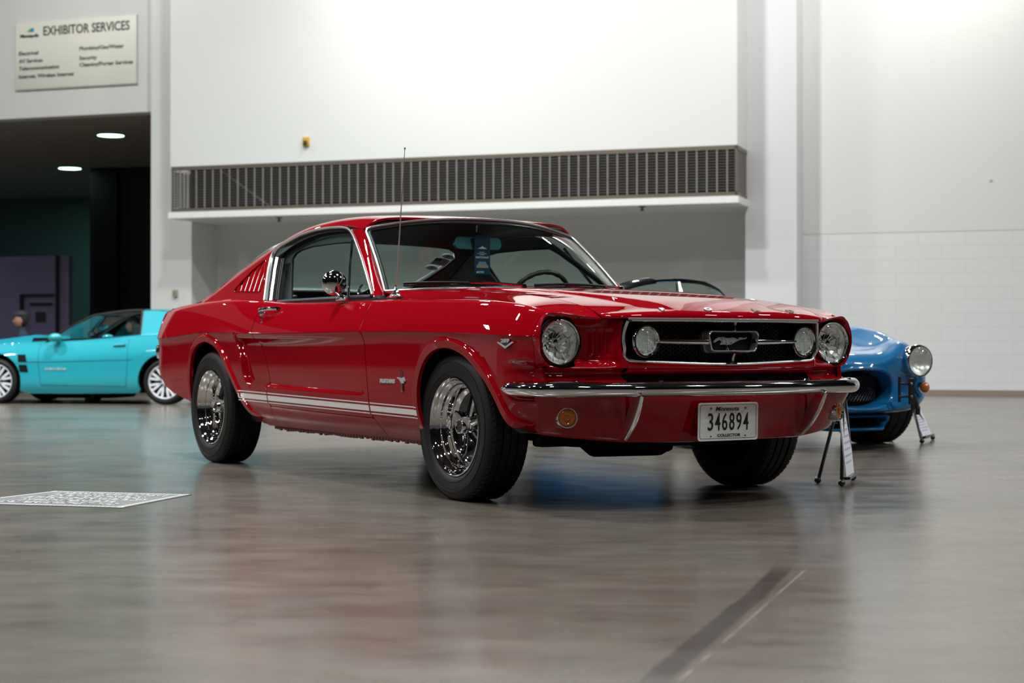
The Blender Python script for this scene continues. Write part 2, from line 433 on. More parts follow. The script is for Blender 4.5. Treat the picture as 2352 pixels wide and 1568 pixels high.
def line(p, q, half, soft, dark, colr, f0=1.0, patch=None):
    """a dark stain/joint along the floor from p to q"""
    global c_
    dx, dy = q[0] - p[0], q[1] - p[1]; Ln = math.hypot(dx, dy); nx, ny = -dy / Ln, dx / Ln
    dist = mth('ABSOLUTE', mth('ADD', mth('ADD', mth('MULTIPLY', sp.outputs[0], nx), mth('MULTIPLY', sp.outputs[1], ny)), mth('ADD', wob2 if half > .004 else 0, -(p[0] * nx + p[1] * ny))))
    al = mth('ADD', mth('ADD', mth('MULTIPLY', sp.outputs[0], dx / Ln), mth('MULTIPLY', sp.outputs[1], dy / Ln)), -(p[0] * dx + p[1] * dy) / Ln)
    mr = N.new('ShaderNodeMapRange'); mr.interpolation_type = 'SMOOTHSTEP'; L.new(dist, mr.inputs[0]); mr.inputs[1].default_value = half; mr.inputs[2].default_value = half + soft; mr.inputs[3].default_value = 1; mr.inputs[4].default_value = 0
    e0 = N.new('ShaderNodeMapRange'); L.new(al, e0.inputs[0]); e0.inputs[1].default_value = -.05; e0.inputs[2].default_value = .1
    e1 = N.new('ShaderNodeMapRange'); L.new(al, e1.inputs[0]); e1.inputs[1].default_value = Ln + .05; e1.inputs[2].default_value = Ln - .15
    f = mth('MULTIPLY', mth('MULTIPLY', mr.outputs[0], e0.outputs[0]), mth('MULTIPLY', e1.outputs[0], dark))
    if patch: 
        pr = N.new('ShaderNodeMapRange'); L.new(noise(*patch), pr.inputs[0]); pr.inputs[1].default_value = .35; pr.inputs[2].default_value = .6; f = mth('MULTIPLY', f, pr.outputs[0])
    c_ = mixc(c_, colr, f)
def fl(u, v): D = CAMH * CAMF / (v - HORZ); return ((u - 1176) / CAMF * D, D)
line(fl(1500, 1568), fl(1805, 1300), .022, .014, .85, (.035, .028, .027))
line(fl(1790, 1312), fl(2050, 1005), .012, .05, .45, (.05, .042, .04), patch=(2.5, 4, .6))
line((fl(1545, 1568)[0] + .01, 3.2), (fl(1850, 1300)[0] + .01, fl(0, 1300)[1]), .001, .006, .5, (.33, .30, .26), patch=(6, 4, .6))
line(fl(-200, 1288), fl(1060, 1381), .003, .008, .75, (.05, .042, .036), patch=(1.7, 5, .7))
line(fl(1000, 1376), fl(1560, 1378), .002, .006, .5, (.05, .042, .036), patch=(2.4, 5, .7))
line(fl(1660, 1520), fl(2300, 1560), .004, .02, .4, (.06, .05, .044), patch=(3, 5, .7))
line(fl(515, 1434), fl(580, 1408), .003, .007, .8, (.035, .03, .03))
line(fl(15, 1268), fl(150, 1256), .003, .015, .5, (.045, .038, .034))
line(fl(2260, 1420), fl(2352, 1480), .001, .006, .4, (.05, .04, .04))
L.new(c_, b.inputs['Base Color'])
rr = N.new('ShaderNodeMapRange'); L.new(noise(2.4, 7, .7, (1, 2, 1)), rr.inputs[0]); rr.inputs[1].default_value = .3; rr.inputs[2].default_value = .7; rr.inputs[3].default_value = .16; rr.inputs[4].default_value = .27
L.new(rr.outputs[0], b.inputs['Roughness'])
b.inputs['Specular IOR Level'].default_value = .45
bp = N.new('ShaderNodeBump'); bp.inputs['Strength'].default_value = .07; bp.inputs['Distance'].default_value = .004
L.new(noise(14, 6, .65), bp.inputs['Height']); L.new(bp.outputs[0], b.inputs['Normal'])
CONCRETE = m

def struct(name, mb, mat, smooth=False):
    o = mb.build(name, mat, None, smooth=smooth, fixn=True); o['kind'] = 'structure'; return o
fb = MB(); fb.box((-26, -20, -.2), (26, 46, 0)); struct('floor', fb, CONCRETE)
WT = Matrix.Translation(W0) @ Matrix(((CA, -SA, 0, 0), (-SA, -CA, 0, 0), (0, 0, 1, 0), (0, 0, 0, 1)))   # (s, n, z) -> world
def wallbox(name, s0, s1, n0, n1, z0, z1, mat):
    """object with its own local axes (x along the wall) so that block courses follow the wall"""
    mb = MB(); mb.box((min(s0, s1), -max(n0, n1), z0), (max(s0, s1), -min(n0, n1), z1))
    o = mb.build(name, mat, None, smooth=False, sharp=None); o.location = W0; o.rotation_euler = (0, 0, -AL)
    o['kind'] = 'structure'; return o
NB, NP, NK = 1.25, .55, -.25          # bulkhead front, pier front, recess back
sP1, _ = wray(1830, 500, NP); sP0, _ = wray(1712, 500, NP)
sB1, _ = wray(1693.5, 400, NB); sB0, _ = wray(391, 400, NB)
sL1, _ = wray(440, 600, NP); sL0, _ = wray(346.5, 600, NP)
_, zL = wray(1693, 465, NB); _, zG0 = wray(1693, 449, NB); _, zG1 = wray(1693, 332, NB)
_, zL2 = wray(395, 500, NB); _, zH = wray(345, 256, .3)
TOP = 8.2
_, zBr = wray(2352, 527, 0)
wallbox('wall_right', sP1, 9.5, -.3, 0, 0, TOP, BRICK)
wallbox('wall_right', sP1, 9.5, 0, .004, zBr, TOP, WALL)             # smooth plaster above the block courses
wallbox('baseboard_right', sP1, 9.5, .004, .014, 0, .075, pm('worn_tan_base', (.30, .25, .20), .8, bump=(14, .6)))
wallbox('wall_pier', sP0, sP1, -.3, NP, 0, TOP, WALLR)
wallbox('wall_pier', sL0, sL1, NK - .1, NP, 0, TOP, WALL)
wallbox('wall_recess', sL1, sP0, NK - .1, NK, 0, zL + .3, WALL)
wallbox('wall_bulkhead', sB0, sB1, NK, NB, zG1, TOP, WALL)
wallbox('wall_bulkhead', sB0 + .02, sB1 - .02, NK, NB - .55, zG0 - .02, zG1, pm('duct_black', (.006, .006, .006), .9))
wallbox('trim_ledge', sB0 - .03, sB1 + .02, NK, NB + .015, zL, zG0, pm('white_trim_paint', (.84, .86, .86), .5))
wallbox('trim_joint', sB1 + .005, sP0 - .001, 0, NP - .1, zL, TOP, pm('dark_gap', (.01, .012, .01), .9))
sH0 = -24.0
wallbox('wall_header', sL0 - 8.5, sL0, 0, .3, zH, TOP, WALL)
wallbox('wall_left_end', sH0, sL0 - 8.5, -.2, .3, 0, TOP, WALL)
# service bay behind the opening
def bay(name, s0, s1, n0, n1, z0, z1, mat): return wallbox(name, s0, s1, n0, n1, z0, z1, mat)
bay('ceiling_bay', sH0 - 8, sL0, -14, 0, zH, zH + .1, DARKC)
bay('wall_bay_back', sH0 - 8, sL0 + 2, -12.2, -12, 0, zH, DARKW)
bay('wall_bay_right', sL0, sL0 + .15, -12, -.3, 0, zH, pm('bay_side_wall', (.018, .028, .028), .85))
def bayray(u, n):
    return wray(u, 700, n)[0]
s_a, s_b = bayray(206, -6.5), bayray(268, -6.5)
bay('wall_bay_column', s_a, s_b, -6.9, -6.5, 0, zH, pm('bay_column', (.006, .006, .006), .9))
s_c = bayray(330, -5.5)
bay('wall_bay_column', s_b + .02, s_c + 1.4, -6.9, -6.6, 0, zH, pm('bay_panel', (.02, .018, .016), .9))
# lavender partition with a door inside the bay
PN = -5.0
s1_, z1_ = wray(158, 603, PN); s0_ = bayray(-140, PN); sd, _ = wray(132, 600, PN)
LAV = pm('lavender_partition', (.30, .28, .42), .8); LAVD = pm('partition_trim', (.02, .02, .03), .8)
bay('wall_partition', s0_, s1_, PN - .12, PN, 0, z1_ + .14, LAV)
bay('trim_partition_post', sd - .03, sd + .05, PN, PN + .03, 0, z1_ + .14, LAVD)
def dray(u, v): return wray(u, v, PN + .03)
dx0, dz = dray(46, 676); dx1, _ = dray(121, 676)
dm = MB(); dm.box((dx0, -(PN + .05), 0), (dx0 + .07, -PN, dz)); dm.box((dx0, -(PN + .05), dz - .05), (dx1, -PN, dz)); dm.box((dx0 + .22, -(PN + .04), dz - .22), (dx1 - .03, -(PN), dz - .17))
o = dm.build('door_1', LAVD, None, smooth=False, sharp=None); o.location = W0; o.rotation_euler = (0, 0, -AL); o['kind'] = 'structure'
px0, pz1 = dray(80, 716); px1, pz0 = dray(103, 740)
pm_ = MB(); pm_.box((px0, -(PN + .012), pz0), (px1, -(PN + .002), pz1))
o = pm_.build('notice', pm('dark_paper', (.04, .045, .06), .7), None, smooth=False, sharp=None); o.location = W0; o.rotation_euler = (0, 0, -AL)
tag(o, 'small dark notice fixed to the lavender partition door, behind the turquoise car', 'notice')
# bay downlights
def downlight(u, v):
    d = Vector(((u - 1176) / CAMF, 1.0, -(v - HORZ) / CAMF)); t = (zH - CAMH) / d.z; p = d * t
    a = MB(); a.lathe([(0, -.012), (.235, -.012), (.26, -.02), (.275, -.02), (.275, 0)], 'z', n=32)
    return Vector((p.x, p.y, zH)), a
DLM = pm('downlight_glow', (.7, .9, .8), .5, emis=((.55, 1.0, .80), 9.0)); DLR = pm('downlight_ring', (.3, .3, .3), .5)
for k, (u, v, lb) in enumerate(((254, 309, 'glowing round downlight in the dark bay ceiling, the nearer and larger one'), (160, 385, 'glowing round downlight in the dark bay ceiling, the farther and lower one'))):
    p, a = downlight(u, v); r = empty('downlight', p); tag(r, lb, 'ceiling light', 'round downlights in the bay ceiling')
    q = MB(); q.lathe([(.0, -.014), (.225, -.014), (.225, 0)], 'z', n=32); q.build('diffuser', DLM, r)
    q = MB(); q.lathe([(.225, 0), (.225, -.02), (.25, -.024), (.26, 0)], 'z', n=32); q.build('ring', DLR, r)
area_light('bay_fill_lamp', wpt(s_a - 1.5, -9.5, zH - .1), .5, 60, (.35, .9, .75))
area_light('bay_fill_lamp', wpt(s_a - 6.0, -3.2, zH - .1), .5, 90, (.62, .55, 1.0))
# far sides of the hall plus an added white panel, seen only as reflections
FARW = pm('far_hall_wall', (.42, .40, .40), .8); FARD = pm('far_hall_dark', (.05, .05, .055), .8); CEIL = pm('dark_hall_ceiling', (.035, .036, .04), .9)
def swall(name, a, b, mat):
    mb = MB(); mb.box(a, b); return struct(name, mb, mat)
swall('ceiling', (-26, -20, 9.4), (26, 26, 9.6), CEIL)
swall('wall_back', (-26, -20.3, 0), (26, -20, 9.4), FARD)
swall('wall_left', (-26.3, -20, 0), (-26, 40, 9.4), FARD)
swall('wall_east', (26, -20, 0), (26.3, 30, 9.4), FARD)
swall('wall_left_panel', (-25.99, -16, 0), (-25.9, 22, 3.4), FARW)
swall('added_reflection_panel', (-9.3, 10.2, 0), (-6.4, 10.3, 2.5), pm('reflection_panel_white', (.75, .73, .76), .8))  # added out of view to put a white reflection in the car's side
swall('wall_back_panel', (-22, -19.99, 0), (20, -19.9, 3.2), FARW)
LAMPB = pm('lamp_housing', (.2, .2, .2), .5)
for i, p in enumerate(hall_lamps):
    if i == 0:
        mb = MB(); mb.box((-.70, -.22, .02), (.70, .22, .14)); lamp0 = mb.build('hall_lamp', LAMPB, None, smooth=False, sharp=None); lo = lamp0
    else: lo = lamp0.copy(); col.objects.link(lo)
    lo.location = p; tag(lo, 'long hall lamp hanging under the dark ceiling over the show floor', 'lamp', 'hall lamps under the ceiling')

# grille of the bulkhead: bars as one mesh, with frame as a part
GT = Matrix.Translation(W0) @ Matrix.Rotation(-AL, 4, 'Z')
gr = empty('wall_grille', wpt((sB0 + sB1) / 2, NB, zG0)); tag(gr, 'long brown metal air grille set in the white bulkhead above the red car', 'air grille')
BRZ = pm('bronze_grille_metal', (.20, .175, .145), .45, .6); BRV = pm('grille_bar_metal', (.36, .34, .31), .5, .3); BRH = pm('grille_slat_metal', (.15, .145, .14), .5, .3)
def gbuild(mb, name, mat): 
    o = mb.build(name, mat, None, smooth=False, sharp=None); o.matrix_world = GT; o.parent = gr; o.matrix_parent_inverse = Matrix.Translation(gr.location).inverted(); return o
g0, g1 = sB0 + .02, sB1
f_ = MB(); ft = .055
f_.box((g0, -NB, zG1 - ft), (g1, -NB + .05, zG1)); f_.box((g0, -NB, zG0), (g1, -NB + .05, zG0 + ft))
f_.box((g1 - .03, -NB, zG0), (g1, -NB + .03, zG1)); f_.box((g0, -NB, zG0), (g0 + .02, -NB + .03, zG1))
f_.box((g1 - .03, -NB, zG1 - ft), (g1, -NP, zG1)); f_.box((g1 - .03, -NB, zG0), (g1, -NP, zG0 + ft))
gbuild(f_, 'frame', BRZ)
v_ = MB(); nvb = 62
for i in range(1, nvb): x = g0 + (g1 - g0) * i / nvb; v_.box((x - .0065, -NB + .004, zG0 + ft), (x + .0065, -NB + .02, zG1 - ft))
for i in range(1, 7): y = -NB + (NB - NP) * i / 7; v_.box((g1 - .022, y - .008, zG0 + ft), (g1 - .002, y + .008, zG1 - ft)); v_.box((g0 + .002, y - .008, zG0 + ft), (g0 + .022, y + .008, zG1 - ft))
o = gbuild(v_, 'vertical_bars', BRV); o['kind'] = 'stuff'
h_ = MB(); nh = 15
for i in range(1, nh):
    z = zG0 + ft + (zG1 - zG0 - 2 * ft) * i / nh
    h_.box((g0, -NB + .012, z - .0045), (g1, -NB + .016, z + .0045)); h_.box((g1 - .026, -NB + .02, z - .0045), (g1 - .006, -NP, z + .0045)); h_.box((g0 + .004, -NB + .02, z - .007), (g0 + .02, -NP, z + .007))
o = gbuild(h_, 'horizontal_slats', BRH); o['kind'] = 'stuff'
# a diagonal brace seen behind the bars
bz = MB(); bz.tube([(g0 + .75, -NB + .12, zG1 - .06), (g0 + 1.55, -NB + .12, zG0 + .06)], .012, 6); gbuild(bz, 'brace', BRH)

def wall_item(name, u, v, n):
    s, z = wray(u, v, n); o = empty(name, wpt(s, n, z), -AL); return o       # local: x along the wall, -y toward the hall, z up
it = wall_item('fire_alarm', 704, 325, NB); tag(it, 'small yellow alarm box on the white bulkhead above the long grille', 'alarm')
q = MB(); q.box((-.05, -.035, -.065), (.05, 0, .065), bev=.006); q.build('housing', pm('yellow_plastic', (.62, .36, .04), .5), it)
q = MB(); q.box((-.028, -.06, -.052), (.026, -.03, .012), bev=.006); q.lathe([(0, -.075), (.018, -.07), (.022, -.055)], 'y', c=(0, 0, -.02), n=16); q.build('sounder', pm('dark_olive_plastic', (.06, .05, .02), .5), it)
it = wall_item('power_outlet', 404, 673, NP); tag(it, 'small beige outlet box low on the white pier above the red car tail', 'outlet')
q = MB(); q.box((-.035, -.05, -.055), (.035, 0, .055), bev=.005); q.build('box', pm('beige_plastic', (.42, .38, .30), .6), it)
q = MB(); q.box((-.02, -.054, -.03), (.02, -.05, .03)); q.build('socket_plate', pm('grey_plate', (.25, .24, .2), .5), it)
it = wall_item('switch_plate', 2276, 414, .004); tag(it, 'tiny grey screw plate high on the right white wall', 'plate')
q = MB(); q.box((-.02, -.008, -.016), (.02, 0, .016), bev=.002); q.build('plate', pm('grey_plate2', (.55, .54, .55), .5), it)
for u, v, lb in ((641, 507, 'sprinkler head under the white ledge, the one above the red car rear window'), (1475, 482, 'sprinkler head under the white ledge, the one toward the right pier')):
    d = Vector(((u - 1176) / CAMF, 1.0, -(v - HORZ) / CAMF)); t = (zL - .05 - CAMH) / d.z; p = d * t
    it = empty('sprinkler_head', (p.x, p.y, zL)); tag(it, lb, 'sprinkler', 'sprinkler heads under the ledge')
    q = MB(); q.lathe([(0, 0), (.05, 0), (.045, -.012), (.014, -.016), (.014, -.04), (.018, -.042), (.030, -.056), (.030, -.06), (0, -.062)], 'z', n=14); q.build('body', pm('dark_brass', (.07, .06, .05), .5, .6), it)

# exhibitor services sign
def spt(u, v): s, z = wray(u, v, .3); return s, z
sa, za = spt(38, 208); sb, zb = spt(315, 190); _, zt = spt(316, 34)
cx = (sa + sb) / 2; cz = ((za + zb) / 2 + zt) / 2; hw = (sb - sa) / 2; hh = (zt - (za + zb) / 2) / 2
sg = empty('exhibitor_sign', wpt(cx, .3, cz), -AL); tag(sg, 'large pale EXHIBITOR SERVICES sign on the white wall over the dark bay opening', 'sign')
q = MB(); q.box((-hw, -.035, -hh), (hw, -.002, hh), bev=.01); q.build('board', pm('sign_cream', (.86, .87, .80), .5), sg)
q = MB(); q.box((-hw - .012, -.028, -hh - .012), (hw + .012, -.001, -hh + .004)); q.box((hw - .004, -.028, -hh), (hw + .012, -.001, hh)); q.build('edge_trim', pm('sign_edge', (.55, .56, .53), .6), sg)
DK = pm('sign_ink', (.025, .045, .025), .6)
def sign_text(txt, u0, u1, v, hpx, name, bold=0, mat=DK, shear=0):
    x0, z0 = spt(u0, v); x1, _ = spt(u1, v); vs, fs = text_mesh(txt, 1.0, .004, 'LEFT', bold=bold)
    mnx = min(p[0] for p in vs); mxx = max(p[0] for p in vs); kx = (x1 - x0) / (mxx - mnx); D = wpt(x0, .3).y; kz = hpx / CAMF * D / .72
    mb = MB(); mb.add([((x0 - cx) + (p[0] - mnx) * kx, -.037 - p[2] * .5, (z0 - cz) + p[1] * kz) for p in vs], [f[::-1] for f in fs]); mb.build(name, mat, sg, smooth=False, sharp=None)
sign_text('EXHIBITOR SERVICES', 102, 300, 73, 21, 'sign_heading', .016)
for t_, u0, u1, v in (('Electrical', 46, 90, 124.5), ('AV Services', 46, 100, 142), ('Telecommunication', 46, 138, 159), ('Internet, Wireless Internet', 46, 172, 177.5), ('Plumbing/Gas/Water', 185, 287, 112.5), ('Security', 185, 225, 134.5), ('Cleaning/Porter Services', 185, 308, 150)):
    sign_text(t_, u0, u1, v, 8.6, 'sign_line', .02)
sign_text('Minneapolis', 49, 91, 84.5, 7.5, 'sign_logo_text', .04)
q = MB(); xx, zz = spt(71, 71); xx -= cx; zz -= cz
q.prism([(xx - .05, zz - .02), (xx + .0, zz - .025), (xx + .02, zz + .01), (xx - .0, zz + .035), (xx - .03, zz + .01)], -.040, -.036, 'y', 0)
q.prism([(xx + .005, zz - .02), (xx + .07, zz - .02), (xx + .075, zz + .02), (xx + .045, zz + .045), (xx + .02, zz + .03)], -.041, -.037, 'y', 1)
q.build('sign_logo', [pm('logo_green', (.25, .55, .03), .6), pm('logo_blue', (.01, .30, .60), .6)], sg, smooth=False, sharp=None)
# ================================================================== THE RED FASTBACK (car frame: x forward, y left, z up, origin on the floor under the front axle)
TH = .5501
car = empty('sports_car', (.4511, 7.4266, 0), -(PI / 2 - TH))
tag(car, 'shiny red fastback coupe with white side stripes and licence plate 346894', 'car')

zc = nspl([-3.72, -3.2, -2.75, -2.3, -1.95, -.75, .1, .67], [.69, .705, .722, .716, .710, .711, .700, .678])   # crease height
Wc = nspl([-3.72, -3.5, -3.15, -2.75, -2.3, -1.9, -1.0, -.4, .1, .35, .5, .6, .66], [.800, .828, .847, .862, .872, .872, .869, .868, .868, .865, .853, .826, .800])
zb = lin([-3.62, -3.3, -3.0, -2.0, -.3, .66], [.40, .36, .30, .235, .225, .28])
ys_off = nspl([-3.72, -3.3, -2.75, -2.2, -1.9, -1.0, -.7, 0, .4, .66], [.045, .05, .055, .066, .072, .075, .070, .065, .058, .045])   # inward lean crease -> shoulder
ztop = nspl([-3.72, -3.35, -3.0, -2.5, -2.1, -1.8, -1.0, -.75, -.2, .15, .35, .5, .6, .66], [.866, .898, .912, .918, .905, .892, .884, .882, .871, .860, .846, .828, .805, .782])
rs_ = .045
ygap = nspl([-.8, -.5, 0, .285, .43, .54, .65, .73], [.665, .645, .61, .592, .585, .580, .575, .568])
zgap = nspl([-.8, -.5, 0, .285, .43, .54, .65, .69, .73], [.905, .893, .872, .851, .834, .816, .791, .776, .752])
ydeck = lambda x: np.full_like(np.asarray(x, float), .60)
# domain: q in [0,1] lower side, [1,2] upper side, [2,3] shoulder arc, [3,4] top
Qk = np.array([0, .47, .63, .70, .88])
def q_of(r): return np.interp(r, [0, 1, 2, 3, 4], Qk)
def r_of(q): return np.interp(q, Qk, [0, 1, 2, 3, 4])
def lowoff(d):
    return np.interp(d, np.linspace(0, .6, 61), _lowtab)
_dd = np.linspace(0, .6, 61); _lowtab = nspl([0, .03, .10, .2, .29, .34, .40, .45, .5, .6], [.006, .012, .013, .014, .021, .028, .045, .072, .11, .19])(_dd)
lowoff = nspl(_dd, _lowtab)
# side cove
cov_back = nspl([.42, .45, .49, .56, .64, .68], [-2.105, -2.135, -2.175, -2.205, -2.255, -2.28])
def cove(x, z):
    xb = cov_back(z); zl_ = np.interp(x, [-2.2, -1.9, -.7, -.3], [.445, .438, .415, .405])
    dep = .030 * (1 - sstep(-2.0, -.45, x) ** .75)
    m = sstep(0, .040, x - xb) * sstep(0, .018, z - zl_) * (1 - sstep(-.055, -.012, z - zc(x)))
    return dep * m
def arch_f(px, pz, pts):
    return pts
ARF = [(-.234, .235), (-.243, .292), (-.250, .387), (-.236, .482), (-.182, .573), (-.110, .620), (-.014, .638), (.080, .630), (.172, .603), (.261, .554), (.332, .502), (.392, .437), (.440, .368), (.485, .326), (.545, .306)]
ARR = [(-3.02, .33), (-3.005, .41), (-2.990, .497), (-2.935, .610), (-2.85, .655), (-2.735, .672), (-2.635, .658), (-2.548, .632), (-2.464, .583), (-2.380, .511), (-2.309, .445), (-2.240, .372), (-2.183, .316), (-2.126, .279), (-2.06, .257)]
arcF = curve3(ARF, 60); arcR = curve3(ARR, 60)
def flare(x, z):
    P = np.stack([x, z], 1) if np.ndim(x) else np.array([[x, z]])
    g = np.zeros(len(P))
    for arc, wd in ((arcF, .042), (arcR, .040)):
        mn, mx = arc.min(0) - .08, arc.max(0) + .08
        k = (P[:, 0] > mn[0]) & (P[:, 0] < mx[0]) & (P[:, 1] > mn[1]) & (P[:, 1] < mx[1])
        if k.any():
            d = segdist(P[k], arc); g[k] = np.maximum(g[k], .013 * (1 - sstep(wd * .72, wd * 1.15, d)) - .004 * np.clip(1 - d / wd, 0, 1))
    return g
def side_y(x, z):
    """half width of the car side at (x, z) below the shoulder"""
    x = np.asarray(x, float); z = np.asarray(z, float); c = zc(x); zs = ztop(x) - rs_ * .95
    lo = Wc(x) - lowoff(np.clip(c - z, 0, .6))
    t = np.clip((z - c) / np.maximum(zs - c, .02), 0, 1.3); up = Wc(x) - ys_off(x) * (.72 * t + .28 * t * t)
    y = np.where(z < c, lo, up)
    y = y - cove(x, z) + flare(x, z)
    # tuck above the front bumper
    tk = sstep(.44, .58, x) * sstep(.585, .555, z) * sstep(.44, .47, z)
    y = y - .035 * tk
    # tail rounds in
    y = y - .05 * sstep(-3.58, -3.76, x) ** 2
    # lower front corner of the fender tucks in to the valance
    y = y - .062 * sstep(.46, .62, x) * sstep(.43, .31, z)
    return y
def S_side(P):
    x = P[:, 0]; r = r_of(P[:, 1]); c = zc(x); zs = ztop(x) - rs_ * .95; b0 = zb(x)
    z = np.where(r < 1, b0 + (c - b0) * r, c + (zs - c) * (r - 1))
    z = np.minimum(z, zs); y = side_y(x, z)
    # shoulder arc from the side tangent to the top tangent
    ysd = side_y(x, zs); ka = ys_off(x) * 1.28 / np.maximum(zs - c, .02); a0 = np.arctan(ka)             # side leans in by a0
    inner_y = np.where(x > -.9, ygap(x), ydeck(x)); inner_z = np.where(x > -.9, zgap(x), ztop(x) + .012)
    rad = rs_
    cy = ysd - rad * np.cos(a0); cz = zs - rad * np.sin(a0)
    # top direction
    a1 = PI / 2 - np.arctan2(np.maximum(-(inner_z - (cz + rad)), -.2), np.maximum(cy - inner_y, .05)) * 0 + 0
    slope = (inner_z - (cz + rad)) / np.maximum(cy - inner_y, .05)
    a1 = PI / 2 + np.arctan(slope) * .85
    t = np.clip(r - 2, 0, 1); a = a0 + (a1 - a0) * t
    ya = cy + rad * np.cos(a); za = cz + rad * np.sin(a)
    t4 = np.clip(r - 3, 0, 1); ye = cy + rad * np.cos(a1); ze = cz + rad * np.sin(a1)
    sl = np.tan(a1 - PI / 2); L = ye - inner_y
    yt = ye - L * t4; hz0 = ze; m0 = sl * L
    dz = inner_z - ze
    zt_ = ze + m0 * t4 * (1 - t4) ** 2 * 1.0 + dz * (3 * t4 ** 2 - 2 * t4 ** 3) + (dz * .8) * (t4 ** 3 - t4 ** 2)
    Y = np.where(r <= 2, y, np.where(r <= 3, ya, yt)); Z = np.where(r <= 2, z, np.where(r <= 3, za, zt_))
    return np.stack([x, Y, Z], 1)
def xz(x, z):
    """(x, z) on the side -> domain point (x, q)"""
    c = zc(x); zs = ztop(x) - rs_ * .95; b0 = zb(x)
    r = (z - b0) / (c - b0) if z < c else 1 + (z - c) / (zs - c)
    return (x, float(q_of(min(r, 2.0))))
def xr(x, r): return (x, float(q_of(r)))
rows = [.0, .025, .05, .08, .11, .14, .17, .20, .23, .26, .29, .32, .35, .38, .405, .425, .442, .456, .464, .4685, .4715, .476, .484, .50, .52, .54, .56, .58, .60, .615, .628, .636, .645, .655, .665, .675, .685, .694, .702, .715, .74, .77, .80, .83, .86, .875]
def pl(*pts): return [xz(*p) for p in pts]
def lin2(pts, n): return [tuple(p) for p in poly3(pts, n)]

